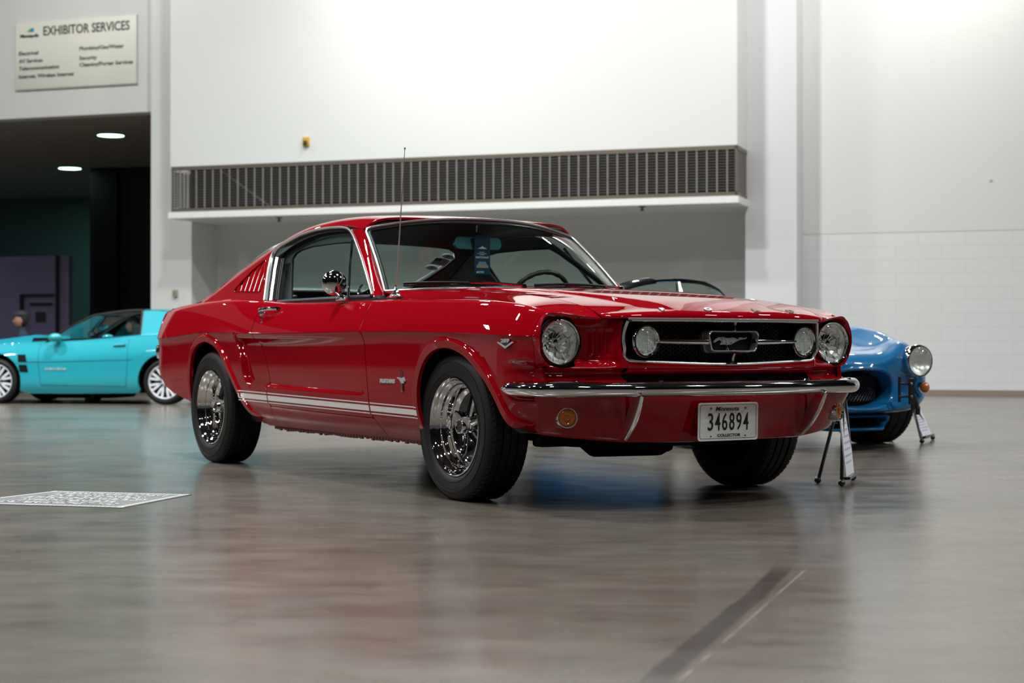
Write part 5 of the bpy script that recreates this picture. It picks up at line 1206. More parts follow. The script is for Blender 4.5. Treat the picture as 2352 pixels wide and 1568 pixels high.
# ------------------------------------------------------------------ wheels
def add_wheel(parent, c, side, Rt=.31, W=.205, Rr=.2075, yo=.826, spoke0=90, style='magnum', rimmat=None, blades=5):
    """c = axle point on the ground-plane frame (x, z); side -1 = car's right"""
    wh = empty('wheel', parent=parent); x0, z0 = c; yi = yo - W; C0 = (x0, 0, z0)
    def P(prof): return [(r, side * h) for r, h in prof]
    tb = [(Rr - .004, yo - .022), (Rr + .004, yo - .012), (Rr + .018, yo - .004), (Rr + .022, yo - .0035), (Rr + .0225, yo - .0015), (Rr + .025, yo - .0015), (Rr + .0255, yo - .0030), (Rr + (Rt - Rr) * .45, yo), (Rt - .040, yo - .0012), (Rt - .0395, yo + .0006), (Rt - .037, yo + .0004), (Rt - .0365, yo - .0018), (Rt - .030, yo - .004), (Rt - .014, yo - .010), (Rt - .006, yo - .020)]
    bmid = [(Rt, yo - .030), (Rt, yo - .062), (Rt - .007, yo - .063), (Rt - .007, yo - .070), (Rt, yo - .071), (Rt, yo - W / 2 - .004), (Rt - .007, yo - W / 2 - .003), (Rt - .007, yo - W / 2 + .003), (Rt, yo - W / 2 + .004)]
    tb2 = [(r, 2 * yo - W - h) for r, h in (tb + [(Rt, yo - .030), (Rt, yo - .062), (Rt - .007, yo - .063), (Rt - .007, yo - .070), (Rt, yo - .071)])[::-1]]
    prof = tb + [(Rt, yo - .030), (Rt, yo - .062), (Rt - .007, yo - .063), (Rt - .007, yo - .070), (Rt, yo - .071)] + [(Rt, yo - W / 2 + .004), (Rt - .007, yo - W / 2 + .003), (Rt - .007, yo - W / 2 - .003), (Rt, yo - W / 2 - .004)] + tb2
    mb = MB(); mb.lathe(P(prof), 'y', C0, n=96); 
    if side > 0: mb.f = [f[::-1] for f in mb.f]
    # flatten at the ground
    mb.v = [(x, y, max(z, .0005)) for x, y, z in mb.v]
    tire = mb.build('tire', TIRE, wh, sharp=35)
    # tread blocks: lateral sipes as thin raised ribs
    mb = MB(); nb = 66
    for k in range(nb):
        a = 2 * PI * (k + .5) / nb
        for (ya, yb_, r0, r1, sk) in ((yo - .014, yo - .060, Rt - .006, Rt + .0022, .012), (yi + .060, yi + .014, Rt + .0022, Rt - .006, -.012)):
            wdt = 2 * PI * Rt / nb * .40
            cs = []
            for q, (yy, r_) in enumerate(((ya, r0), (ya + (yb_ - ya) * (.35 if r0 < Rt else .65), Rt + .0022), (yb_, r1))):
                for sg_ in (-1, 1):
                    aa = a + sg_ * wdt / Rt / 1 + sk / Rt * q; cs.append((x0 + r_ * math.cos(aa), side * yy, z0 + r_ * math.sin(aa)))
            if min(p[2] for p in cs) < .0: continue
            mb.add(cs, [(0, 1, 3, 2), (2, 3, 5, 4)] if side < 0 else [(2, 3, 1, 0), (4, 5, 3, 2)])
    o = mb.build('tread_blocks', TIRE, tire, smooth=False, sharp=None); o['kind'] = 'stuff'
    rm = rimmat or CHROME
    if style == 'magnum':
        rp = [(Rr - .006, yo - .03), (Rr + .001, yo - .018), (Rr, yo - .010), (Rr - .005, yo - .008), (Rr - .010, yo - .013), (Rr - .014, yo - .024), (Rr - .017, yo - .034), (Rr - .026, yo - .040), (Rr - .029, yo - .048), (Rr - .030, yo - .060), (Rr - .036, yo - .064), (Rr - .040, yo - .070), (Rr - .043, yo - .095), (Rr - .048, yo - .105), (Rr - .058, yo - .108), (Rr - .062, yo - .112)]
        mb = MB(); mb.lathe(P(rp), 'y', C0, n=96); mb.build('rim', rm, wh, sharp=60)
        mb = MB(); mb.lathe(P([(Rr - .058, yo - .110), (.11, yo - .125), (.05, yo - .128), (0, yo - .128)]), 'y', C0, n=48); mb.lathe(P([(Rr - .05, yo - .11), (Rr - .05, yi + .01)]), 'y', C0, n=48); mb.build('wheel_centre', SATIN, wh)
        mb = MB(); 
        for k in range(5):
            a = R_(spoke0 + 72 * k); ca, sa = math.cos(a), math.sin(a); rows_ = []
            for r, hw, h in ((.040, .011, .070), (.065, .009, .080), (.10, .010, .090), (.13, .011, .098), (.150, .013, .104), (Rr - .046, .016, .104)):
                pr = [(-hw - .003, h + .018), (-hw, h + .003), (-hw + .004, h), (0, h - .004), (hw - .004, h), (hw, h + .003), (hw + .003, h + .018)]
                rows_.append([(x0 + r * ca - t * sa, side * (yo - d), z0 + r * sa + t * ca) for t, d in pr])
            n7 = 7; V = [p for rw in rows_ for p in rw]; mb.add(V, [f if side < 0 else f[::-1] for f in grid_faces(len(rows_), n7)])
        o = mb.build('spokes', rm, wh, sharp=50)
        for k in range(5):
            a = R_(spoke0 + 36 + 72 * k); mb = MB(); cx_, cz_ = x0 + .058 * math.cos(a), z0 + .058 * math.sin(a)
            mb.lathe(P([(.0105, yo - .128), (.0105, yo - .100), (.007, yo - .092), (0, yo - .091)]), 'y', (cx_, 0, cz_), n=6); mb.build('lug_nut', rm, wh, smooth=False, sharp=None)
        mb = MB(); mb.lathe(P([(.040, yo - .11), (.040, yo - .058), (.036, yo - .052), (.034, yo - .040), (.031, yo - .036), (.027, yo - .036), (.025, yo - .041), (.0, yo - .040)]), 'y', C0, n=40); mb.build('hub_cap', rm, wh, sharp=50)
        mb = MB(); mb.lathe(P([(.024, yo - .0405), (.0, yo - .0385)]), 'y', C0, n=24); mb.build('hub_cap_insert', SATIN, wh)
    else:
        rp = [(Rr - .004, yo - .02), (Rr + .001, yo - .012), (Rr - .006, yo - .008), (Rr - .014, yo - .016), (Rr - .020, yo - .05), (Rr - .022, yi + .02)]
        mb = MB(); mb.lathe(P(rp), 'y', C0, n=64); mb.build('rim', rm, wh, sharp=60)
        mb = MB(); mb.lathe(P([(Rr - .02, yo - .06), (.0, yo - .065)]), 'y', C0, n=40); mb.build('brake_shadow', FLAT, wh)
        mb = MB(); n_ = blades
        for k in range(n_):
            a = R_(spoke0 + 360 / n_ * k); ca, sa = math.cos(a), math.sin(a)
            for fork in (-1, 1):
                rows_ = []
                for r, t0 in ((.030, 0), (.075, .0), (.12, .016 * fork), (Rr - .012, .042 * fork)):
                    hw = .0125 + .004 * (r > .1); h = .018 + .01 * (r < .1)
                    rows_.append([(x0 + r * ca - (t0 + t) * sa, side * (yo - d), z0 + r * sa + (t0 + t) * ca) for t, d in ((-hw, h + .02), (-hw, h), (hw, h), (hw, h + .02))])
                V = [p for rw in rows_ for p in rw]; mb.add(V, [f if side < 0 else f[::-1] for f in grid_faces(4, 4)])
        mb.lathe(P([(.045, yo - .045), (.045, yo - .022), (.032, yo - .016), (0, yo - .014)]), 'y', C0, n=24)
        mb.build('spokes', rm, wh, sharp=40)
    return wh
for x0 in (0.0, -2.743):
    for s in (-1, 1): add_wheel(car, (x0, .3095), s)
mb = MB()
for s in (1, -1): mb.lathe([(0, s * .60), (.13, s * .605), (.13, s * .64), (.05, s * .66)], 'y', (0, 0, .31), n=32)
mb.build('brake_drums', FLAT, car)

# ------------------------------------------------------------------ small fittings
for s in (1, -1):
    hd = empty('door_handle', parent=car)
    mb = MB(); yh = lambda x, z: float(side_y(np.array([x]), np.array([z]))[0])
    pts = [(-2.005, s * (yh(-2.005, .833) + .020), .833), (-1.95, s * (yh(-1.95, .833) + .030), .835), (-1.88, s * (yh(-1.88, .833) + .030), .837), (-1.81, s * (yh(-1.81, .833) + .014), .838)]
    mb.tube(pts, [.011, .0105, .010, .009], 10, flat=.7); mb.tube([(-1.812, s * (yh(-1.81, .83) - .004), .836), pts[3]], .010, 8); mb.tube([(-2.0, s * (yh(-2, .83) - .004), .828), pts[0]], .015, 10); mb.build('handle_grip', CHROME, hd)
    mb = MB(); mb.lathe([(.018, -.002), (.016, .012), (.010, .020), (0, .021)], 'y', (0, 0, 0), n=20, T=Matrix.Translation((-1.985, s * yh(-1.985, .818), .815)) @ Matrix.Scale(s, 4, (0, 1, 0))); mb.build('push_button', CHROME, hd)
    mb = MB(); mb.lathe([(.010, -.002), (.010, .003), (.007, .006), (0, .006)], 'y', (0, 0, 0), n=16, T=Matrix.Translation((-1.955, s * yh(-1.955, .775), .775)) @ Matrix.Scale(s, 4, (0, 1, 0))); mb.build('door_lock', CHROME, car)
    # V badge with the engine size
    bd = empty('engine_badge', parent=car); yb_ = yh(.471, .66)
    T = frame((.471, s * (yb_ + .001), .655), (-s, 0, 0), (0, -.0 * s, 1)); T = T if (T.to_3x3() @ Vector((0, 0, 1))).y * s > 0 else T @ Matrix.Rotation(PI, 4, 'Y')
    mb = MB(); mb.prism([(0, -.020), (.062, .004), (.050, .007), (0, -.012), (-.050, .007), (-.062, .004)], 0, .004, 'z', T=T); mb.build('badge_wings', EMBL, bd, smooth=False, sharp=None)
    mb = MB(); mb.prism([(0, -.013), (.044, .005), (-.044, .005)], 0, .0022, 'z', T=T); mb.build('badge_field', SATIN, bd, smooth=False, sharp=None)
    mb = MB(); place_text(mb, '289', .020, T @ Matrix.Translation((0, .010, .003)), extrude=.0025, bold=.0008, sx=2.1); mb.build('badge_numerals', EMBL, bd, smooth=False, sharp=None)
    # fender script and pony emblem
    fe = empty('fender_emblem', parent=car); ye_ = yh(-.387, .49)
    T = frame((-.387, s * (ye_ + .001), .493), (-s, 0, 0), (0, 0, 1)); T = T if (T.to_3x3() @ Vector((0, 0, 1))).y * s > 0 else T @ Matrix.Rotation(PI, 4, 'Y')
    fx = -s * (1 if (T.to_3x3() @ Vector((1, 0, 0))).x * -s > 0 else -1)
    mb = MB(); mb.box((-.008, -.046, 0), (-.0028, .046, .004), T=T, bev=.0012); mb.box((-.0026, -.046, 0), (.0026, .046, .004), T=T, bev=.0012); mb.box((.0028, -.046, 0), (.008, .046, .004), T=T, bev=.0012); mb.build('emblem_bars', CHROME, fe, smooth=False, sharp=None)
    kk = .078 / 940; mb = MB(); hp2 = [((u - 1305) * kk, -(v - 690) * kk + .002) for u, v in HS]
    if (T.to_3x3() @ Vector((1, 0, 0))).x > 0: hp2 = [(-a, b_) for a, b_ in hp2]
    hm = bmesh.new(); vv = [hm.verts.new((a, b_, .0045)) for a, b_ in hp2]; f_ = hm.faces.new(vv); bmesh.ops.triangulate(hm, faces=[f_]); hm.verts.index_update()
    vs0 = [v.co.copy() for v in hm.verts]; fcs = [[v.index for v in f.verts] for f in hm.faces]; n0 = len(vs0); hm.free()
    mb.add([T @ v for v in vs0] + [T @ (v - Vector((0, 0, .003))) for v in vs0], fcs + [(i, (i + 1) % n0, (i + 1) % n0 + n0, i + n0) for i in range(n0)]); mb.build('emblem_horse', EMBL, fe, smooth=False, sharp=None)
    mb = MB(); 
    yl = yh(-.51, .49)
    T2 = frame((-.525, s * (yl + .001), .490), (-s, 0, 0), (0, 0, 1)); T2 = T2 if (T2.to_3x3() @ Vector((0, 0, 1))).y * s > 0 else T2 @ Matrix.Rotation(PI, 4, 'Y')
    vs, fs = text_mesh('MUSTANG', .022, .002, 'CENTER', bold=.002, sx=1.28, spacing=1.1)
    mir = (T2.to_3x3() @ Vector((1, 0, 0))); flipx = 1
    mb.add([T2 @ Vector(v) for v in vs], fs); mb.build('fender_lettering', EMBL, fe, smooth=False, sharp=None)
# door mirror on the passenger side
dm_ = empty('door_mirror', parent=car); mc = Vector((-1.185, -.800, .948))
mb = MB(); ax = Vector((.95, -.30, .05)).normalized(); T = frame(mc, ax.cross(Vector((0, 0, 1))), (0, 0, 1)); T = T if (T.to_3x3() @ Vector((0, 0, 1))).dot(ax) > 0 else T @ Matrix.Rotation(PI, 4, 'Y')
pr = [(.056, -.016), (.059, -.012), (.0605, -.004)] + [(.0605 * math.cos(a), .034 * math.sin(a)) for a in np.linspace(.08, PI / 2, 12)]
mb.lathe(pr, 'z', n=48, T=T); mb.build('mirror_shell', CHROME, dm_)
mb = MB(); mb.lathe([(0, -.014), (.056, -.014)], 'z', n=40, T=T); mb.build('mirror_glass', pm('mirror_silver', (.8, .8, .8), .02, 1.0), dm_)
mb = MB(); mb.tube([(-1.15, -.805, .905), (-1.130, -.800, .888), (-1.115, -.792, .872)], [.007, .008, .011], 10); mb.tube([(-1.165, -.795, .868), (-1.11, -.79, .874), (-1.075, -.79, .868)], [.008, .016, .006], 10, flat=.9); mb.tube([(-1.15, -.805, .905), (-1.158, -.802, .93)], .007, 8); mb.build('mirror_stem', CHROME, dm_)
an = empty('antenna', parent=car)
mb = MB(); mb.lathe([(.024, .0), (.022, .008), (.014, .016), (.011, .03), (.008, .034), (.006, .05), (0, .05)], 'z', (-.640, -.752, .872), n=20); mb.build('antenna_base', CHROME, an)
mb = MB(); mb.tube([(-.640, -.752, .90), (-.612, -.752, 1.10), (-.575, -.753, 1.36), (-.551, -.754, 1.528)], [.0040, .0034, .0022, .0015], 8); mb.tube([(-.5515, -.754, 1.525), (-.5505, -.754, 1.534)], .004, 8); mb.build('antenna_mast', CHROME_SATIN, an)
# hanging participant tag (a thing of its own)
tg = empty('participant_tag'); tg.matrix_world = Matrix.Identity(4)
carM = Matrix.Translation(car.location) @ Matrix.Rotation(car.rotation_euler[2], 4, 'Z')
TG = carM @ frame((-1.168, .012, 1.105), (.10, .99, 0), (0, 0, 1)); tg.matrix_world = TG
tag(tg, 'dark blue PARTICIPANT hang tag hooked on the rear view mirror of the red car', 'hang tag')
TN = pm('tag_navy', (.012, .045, .085), .4, 0, .4); TW = pm('tag_white', (.55, .68, .72), .5)
mb = MB(); mb.prism(rr2(.043, .098, .008), -.0008, .0008, 'z'); mb.build('card', TN, tg, smooth=False, sharp=None)
def tagtext(txt, y, wd, h_, bold=.0): 
    vs, fs = text_mesh(txt, 1.0, .002, 'LEFT', bold=bold); a = np.array(vs); mn, mx = a.min(0), a.max(0); mb = MB()
    mb.add([(-wd / 2 + (v[0] - mn[0]) / (mx[0] - mn[0]) * wd, y + (v[1] - mn[1]) / (mx[1] - mn[1]) * h_, .001 + (v[2] > 0) * .0004) for v in vs], fs); return mb
tagtext('PARTICIPANT', -.018, .074, .010, .02).build('tag_heading', TW, tg, smooth=False, sharp=None)
m2 = tagtext('#332', -.092, .042, .010, .03); m2.v = [(x - .012, y, z) for x, y, z in m2.v]; m2.build('tag_number', TW, tg, smooth=False, sharp=None)
for q, (y, wd) in enumerate(((.012, .030), (.005, .052), (-.001, .024))):
    mb = MB()
    for k in range(int(wd / .0045)): mb.box((-wd / 2 + k * .0045, y, .0008), (-wd / 2 + k * .0045 + .0032, y + .0028, .0012))
    mb.build('tag_small_print', TW, tg, smooth=False, sharp=None)
mb = MB(); mb.prism([(-.025, .030), (-.02, .034), (-.012, .037), (-.005, .040), (0, .046), (.005, .040), (.012, .037), (.02, .034), (.025, .030)], .0008, .0012, 'z'); mb.build('tag_logo', TW, tg, smooth=False, sharp=None)
mb = MB(); mb.prism([(-.032, -.066), (-.034, -.056), (-.024, -.046), (-.018, -.034), (.018, -.034), (.024, -.046), (.034, -.056), (.032, -.066)], .0008, .0012, 'z', 0); mb.prism([(-.030, -.064), (-.026, -.055), (.026, -.055), (.030, -.064)], .0012, .0016, 'z', 1); mb.build('tag_picture', [pm('tag_pic_blue', (.16, .28, .36), .5), pm('tag_pic_orange', (.45, .28, .12), .5)], tg, smooth=False, sharp=None)
mb = MB(); mb.tube([(-.012, .098, .0), (-.006, .104, -.012), (.010, .096, -.02), (.012, .088, .0)], .0035, 6); mb.build('hook_loop', TN, tg)
# ================================================================== people helper
def skin_body(name, joints, edges, mat, parent=None, root=0, sub=2):
    me = bpy.data.meshes.new(name); me.from_pydata([j[0] for j in joints], edges, []); o = bpy.data.objects.new(name, me); col.objects.link(o)
    m_ = o.modifiers.new('skin', 'SKIN'); m_.use_smooth_shade = True
    for v, j in zip(me.skin_vertices[0].data, joints): r = j[1]; v.radius = (r, r) if not isinstance(r, tuple) else r
    me.skin_vertices[0].data[root].use_root = True
    s_ = o.modifiers.new('sub', 'SUBSURF'); s_.levels = sub; s_.render_levels = sub
    bpy.context.view_layer.update(); dg = bpy.context.evaluated_depsgraph_get(); m2 = bpy.data.meshes.new_from_object(o.evaluated_get(dg))
    m2.materials.clear(); m2.materials.append(mat); m2.polygons.foreach_set('use_smooth', [True] * len(m2.polygons))
    bpy.data.objects.remove(o); q = bpy.data.objects.new(name, m2); col.objects.link(q)
    if parent: q.parent = parent
    return q
def blob(mb, c, r, n=20, m=14, fn=None, mi=0):
    V = []; 
    for i in range(m + 1):
        th = PI * i / m
        for k in range(n):
            ph = 2 * PI * k / n; d = Vector((math.sin(th) * math.cos(ph), math.sin(th) * math.sin(ph), math.cos(th)))
            s_ = fn(d) if fn else 1; V.append(Vector(c) + Vector((d.x * r[0], d.y * r[1], d.z * r[2])) * s_)
    F = [(i * n + k, (i + 1) * n + k, (i + 1) * n + (k + 1) % n, i * n + (k + 1) % n) for i in range(m) for k in range(n)]
    mb.add(V, F, mi)
def head_shape(mb, c, k=1.0):
    """a head facing +x"""
    def f(d):
        s_ = 1.0
        if d.z < -.2: s_ *= 1 - .18 * (-d.z - .2) * (1 if d.x < 0 else .6)
        nose = math.exp(-((d.y / .16) ** 2 + ((d.z + .12) / .20) ** 2)) * (d.x > .5) * .20
        eyes = -.05 * math.exp(-(((abs(d.y) - .33) / .14) ** 2 + ((d.z - .06) / .10) ** 2)) * (d.x > .3)
        chin = .08 * math.exp(-((d.y / .3) ** 2 + ((d.z + .75) / .2) ** 2)) * (d.x > .1)
        lips = .035 * math.exp(-((d.y / .22) ** 2 + ((d.z + .48) / .07) ** 2)) * (d.x > .5)
        return s_ + nose + eyes + chin + lips
    blob(mb, c, (.098 * k, .076 * k, .118 * k), 36, 30, f)
    for s in (1, -1): blob(mb, (c[0] - .008, c[1] + s * .077 * k, c[2] - .01), (.018 * k, .008 * k, .030 * k), 10, 8)
SKIN = pm('skin', (.42, .22, .15), .5)
HAIR = pm('grey_hair', (.10, .085, .075), .7, bump=(50, .8))

def seated(name, parent_loc, rz, label, shirt, hair, cap=None, scale=1, reach=(.38, .78)):
    p = empty(name, parent_loc, rz); p.scale = (scale,) * 3; tag(p, label, 'person')
    # pelvis at (0,0,.1); x forward
    J = [((0, 0, .10), .13), ((-.03, 0, .28), .125), ((-.05, 0, .44), .135), ((-.05, 0, .52), .10), ((-.035, 0, .60), .055), ((-.02, 0, .68), .055)]
    E = [(0, 1), (1, 2), (2, 3), (3, 4), (4, 5)]
    for s in (1, -1):
        k = len(J); J += [((-.05, s * .17, .50), .062), ((.06, s * .24, .28), .048), ((.28, s * .17, .36), .038), ((.36, s * .14, .385), .030), ((.42, s * .13, .40), .030)]; E += [(3, k), (k, k + 1), (k + 1, k + 2), (k + 2, k + 3), (k + 3, k + 4)]
        k = len(J); J += [((.10, s * .10, .08), .085), ((.44, s * .13, .14), .062), ((.52, s * .13, -.12), .050), ((.56, s * .13, -.30), .04), ((.68, s * .14, -.32), .035)]; E += [(0, k), (k, k + 1), (k + 1, k + 2), (k + 2, k + 3), (k + 3, k + 4)]
    skin_body('body', J, E, shirt, p)
    mb = MB(); head_shape(mb, (-.01, 0, .77)); mb.build('head', SKIN, p)
    mb = MB()
    def fh(d): return 1.0 if d.z > .05 - .9 * (d.x < .25) * 1 else .80
    blob(mb, (-.026, 0, .79), (.104, .086, .120), 28, 20, lambda d: 1.0 if (d.z > .45 or d.x < .12) else .86); mb.build('hair', hair, p)
    for s in (1, -1):
        hand = MB(); c = Vector((.44, s * .13, .41))
        for q in range(4): hand.tube([c + Vector((.0, s * -.0, -.03 + q * .018)), c + Vector((.035, -s * .01, -.03 + q * .018)), c + Vector((.045, -s * .035, -.028 + q * .018)), c + Vector((.025, -s * .05, -.026 + q * .018))], .0085, 6)
        hand.tube([c + Vector((-.01, 0, .03)), c + Vector((.01, -s * .03, .045)), c + Vector((.025, -s * .05, .035))], .009, 6); blob(hand, c + Vector((-.01, 0, 0)), (.045, .018, .042), 12, 8)
        hand.build('hand', SKIN, p)
    if cap:
        mb = MB(); blob(mb, (-.02, 0, .84), (.108, .092, .075), 24, 12, lambda d: 1 if d.z > -.2 else .9); mb.box((.06, -.06, .825), (.16, .06, .838), bev=.004); mb.build('cap', cap, p)
    return p

# ================================================================== the turquoise coupe (far left)
TQ = pm('turquoise_car_paint', (.022, .37, .46), .4, 0, 1.0, .1)
CS = .79
tqf = Vector((-5.89, 19.25, 0)); tqr = Vector((-3.857, 18.9, 0)); dv = (tqf - tqr).normalized()
tq = empty('coupe', tqf, math.atan2(dv.y, dv.x)); tq.scale = (CS,) * 3
# shift so that the near wheels stand on the measured line
lft = Vector((-dv.y, dv.x, 0)); tq.location = tqf - lft * (.80 * CS)
tag(tq, 'turquoise low sports coupe with black roof and white mesh wheels, before the dark bay', 'car')
tW = nspl([-3.6, -3.3, -2.57, -1.3, 0, .6, .95], [.78, .86, .925, .915, .915, .84, .70])
tTop = nspl([-3.6, -3.2, -2.57, -1.9, -1.07, -.5, 0, .5, .95], [.93, .99, 1.01, .965, .905, .885, .86, .78, .62])
def tq_side(P):
    x, z = P[:, 0], P[:, 1]; t = np.clip((z - .15) / (tTop(x) - .15), 0, 1.05)
    y = tW(x) - .05 * (1 - np.clip(t / .25, 0, 1)) ** 2 - .10 * np.clip((t - .62) / .38, 0, 1) ** 1.6 - .02 * sstep(.0, .03, t - .62) * 0
    y = y - .012 * np.exp(-((z - .62) / .012) ** 2) * 0
    return np.stack([x, y, z], 1)
def arcp(cx, cz, r, a0, a1, n=22): return [(cx + r * math.cos(R_(a)), cz + r * math.sin(R_(a))) for a in np.linspace(a0, a1, n)]
for s in (1, -1):
    out_ = [(x, float(tTop(x))) for x in np.linspace(-3.55, .93, 40)] + [(.96, .5), (.92, .22), (.60, .17)] + arcp(0, .33, .395, -22, 202) + [(-.5, .15), (-1.3, .15), (-2.1, .16)] + arcp(-2.57, .33, .395, -22, 202) + [(-3.1, .22), (-3.5, .32), (-3.62, .6)]
    panel('body_side', out_, tq_side, TQ, tq, h=.07, side=s, out=(0, 1, 0), thick=.04, edge_h=.04)
rws = []
for x in np.linspace(-3.55, .93, 50):
    y0 = float(tq_side(np.array([[x, float(tTop(x))]]))[0, 1]); zt_ = float(tTop(x))
    rws.append([(x, y0 * v, zt_ + .045 * (1 - abs(v) ** 2.2)) for v in np.linspace(-1, 1, 21)])
loft('upper_body', rws, TQ, tq, flip=True)
loft('front_fascia', [[(.93 + dx, v * .70, z) for v in np.linspace(-1, 1, 9)] for dx, z in ((0, .63), (.05, .5), (.02, .3), (-.02, .2))], TQ, tq)
loft('rear_fascia', [[(-3.55 + dx, v * .80, z) for v in np.linspace(-1, 1, 9)] for dx, z in ((0, .95), (-.07, .7), (-.03, .4), (.05, .3))], TQ, tq)
mb = MB(); mb.box((-3.4, -.72, .17), (.8, .72, .55)); mb.build('underbody', FLAT, tq, smooth=False, sharp=None)
mb = MB(); mb.box((-1.6, -.45, .07), (-.55, .45, .18), bev=.04); mb.build('exhaust_and_pan', FLAT, tq)
# hood scoop bulge near the windshield
mb = MB(); mb.prism([(-.62, .915), (-.60, .985), (-.35, 1.0), (.25, .93), (.30, .88)], -.28, .28, 'y'); mb.build('hood_scoop', TQ, tq, smooth=False, sharp=None)
mb = MB(); mb.prism([(-.70, .90), (-.68, .955), (-.45, .955), (-.42, .90)], .30, .62, 'y'); mb.build('cowl_vent', FLAT, tq, smooth=False, sharp=None)
# greenhouse
gb = [(-.74, .955), (-2.34, .965)]
for s in (1, -1):
    def S_tg(P): return np.stack([P[:, 0], .80 - .52 * (P[:, 1] - .93), P[:, 1]], 1)
    win = [(-.98, .915), (-1.42, 1.245), (-1.9, 1.30), (-2.10, 1.30), (-2.14, .975), (-1.6, .945)]
    panel('side_window', win, S_tg, glass_mat('dark_side_glass', (.80, .86, .86)), tq, h=.2, side=s, out=(0, 1, 0), thick=0)
    mb = MB(); P_ = lambda x, z, o=0: (x, s * (.80 - .52 * (z - .93) + o), z)
    mb.tube([P_(-.74, .90), P_(-1.05, 1.10), P_(-1.38, 1.275), P_(-1.85, 1.335), P_(-2.12, 1.345)], .032, 8, flat=.6, up=(0, 1, 0)); mb.tube([P_(-2.12, 1.33), P_(-2.16, .96)], .04, 8, flat=.6); mb.tube([P_(-.95, .92), P_(-1.6, .945), P_(-2.15, .972)], .014, 6); mb.build('window_frame', SATIN, tq)
    mb = MB()
    sl = [[P_(-2.14, 1.335, .02), P_(-2.14, .95, .03)], [P_(-2.30, 1.345, .02), P_(-2.38, .95, .03)], [P_(-2.75, 1.30, .0), P_(-2.75, .97, .0)], [P_(-3.2, 1.12, 0), P_(-3.2, .99, 0)]]
    loft('rear_sail', [[tuple(p) for p in r] for r in sl], TQ, tq, flip=s > 0)
rw = []
for x, z in ((-1.36, 1.285), (-1.6, 1.335), (-1.9, 1.36), (-2.14, 1.362)):
    yy = .80 - .52 * (z - .03 - .93); rw.append([(x, yy * v, z - .025 * abs(v) ** 2) for v in np.linspace(-1, 1, 13)])
loft('roof', rw, SATIN, tq, flip=True, thick=.02)
rw = []
for x, z in ((-2.14, 1.362), (-2.4, 1.362), (-2.8, 1.30), (-3.25, 1.12)):
    yy = .80 - .52 * (z - .03 - .93); rw.append([(x, yy * v, z - .025 * abs(v) ** 2) for v in np.linspace(-1, 1, 13)])
loft('rear_roof', rw, TQ, tq, flip=True, thick=.02)
loft('windshield', [[(-.72, v * .74, .93) for v in np.linspace(-1, 1, 9)], [(-1.36, v * .61, 1.27) for v in np.linspace(-1, 1, 9)]], glass_mat('dark_side_glass'), tq, flip=True)
mb = MB(); mb.box((-2.2, -.62, .5), (-1.95, .62, 1.15), bev=.05); mb.box((-1.1, -.7, .6), (-.85, .7, .92)); mb.build('cabin_interior', IN, tq)
mb = MB(); rim = [Vector((-1.28 + .06 * math.sin(a), .36 + .17 * math.cos(a), .90 + .16 * math.sin(a))) for a in np.linspace(0, 2 * PI, 25)]; mb.tube(rim, .013, 6, cap=False); mb.build('steering_wheel', BLACK, tq)
for s in (1, -1):
    yv = lambda x, z: float(tq_side(np.array([[x, z]]))[0, 1]) + .004
    mb = MB(); blob(mb, (-.93, s * .93, .955), (.10, .085, .062), 18, 12); mb.tube([(-.95, s * .80, .90), (-.93, s * .90, .93)], .03, 8); mb.build('door_mirror', TQ, tq)
    for cz_, cx_ in ((.655, -.405), (.51, -.43)):
        mb = MB(); P4 = [(cx_ - .085, cz_ - .055), (cx_ + .05, cz_ - .05), (cx_ + .065, cz_ + .055), (cx_ - .055, cz_ + .055)]; V = [(x, s * yv(x, z), z) for x, z in P4] + [(x, s * (yv(x, z) - .01), z) for x, z in P4]
        mb.add(V, [(0, 1, 2, 3), (4, 7, 6, 5), (0, 4, 5, 1), (1, 5, 6, 2), (2, 6, 7, 3), (3, 7, 4, 0)]); mb.build('fender_vent', FLAT, tq, smooth=False, sharp=None)
    mb = MB(); mb.tube([(-1.80, s * (yv(-1.8, .845) + .01), .843), (-1.98, s * (yv(-1.98, .85) + .01), .855)], .016, 8); mb.build('door_handle', pm('turquoise_handle', (.03, .32, .40), .4, 0, .5), tq)
    mb = MB()
    for pts in ([(-.66, .90), (-.66, .62), (-.70, .30)], [(-2.02, .93), (-2.02, .6), (-2.0, .26)], [(-.70, .28), (-2.0, .26)], [(-.45, .60), (-2.1, .64)]):
        pp = resamp(pts, .06, False); mb.tube([(x, s * (yv(x, z) - .003), z) for x, z in pp], .004, 5)
    mb.build('door_seam', pm('turquoise_seam', (.01, .16, .20), .6), tq)
    T = frame((-.93, s * (yv(-.93, .50) + .001), .505), (-s, 0, 0), (0, 0, 1)); mb = MB(); random.seed(4)
    for k in range(16):
        x = -.165 + k * .0205; h0 = random.choice((-.017, -.012)); mb.box((x, h0, 0), (x + .007, .017, .002), T=T); mb.box((x, random.choice((-.017, -.002, .010)), 0), (x + .016, random.choice((-.012, .004, .017)), .002), T=T)
    mb.build('door_lettering', pm('pale_decal', (.50, .60, .66), .5), tq, smooth=False, sharp=None)
WW = pm('white_wheel_paint', (.72, .74, .80), .35)
for x0 in (0, -2.57):
    for s in (1, -1): add_wheel(tq, (x0, .325), s, Rt=.325, W=.23, Rr=.245, yo=.90, style='mesh', rimmat=WW, blades=8, spoke0=22)
    for s in (1, -1):
        pts = arcp(x0, .33, .40, -25, 205); loft('wheel_well', [[(x, y, z) for x, z in pts] for y in (.90, .55)] + [[(x0, .55, .33)] * 22], FLAT, tq, side=s)
drv_c = tq.matrix_basis @ Vector((0, 0, 0)) if False else None
M_tq = Matrix.Translation(tq.location) @ Matrix.Rotation(tq.rotation_euler[2], 4, 'Z') @ Matrix.Scale(CS, 4)
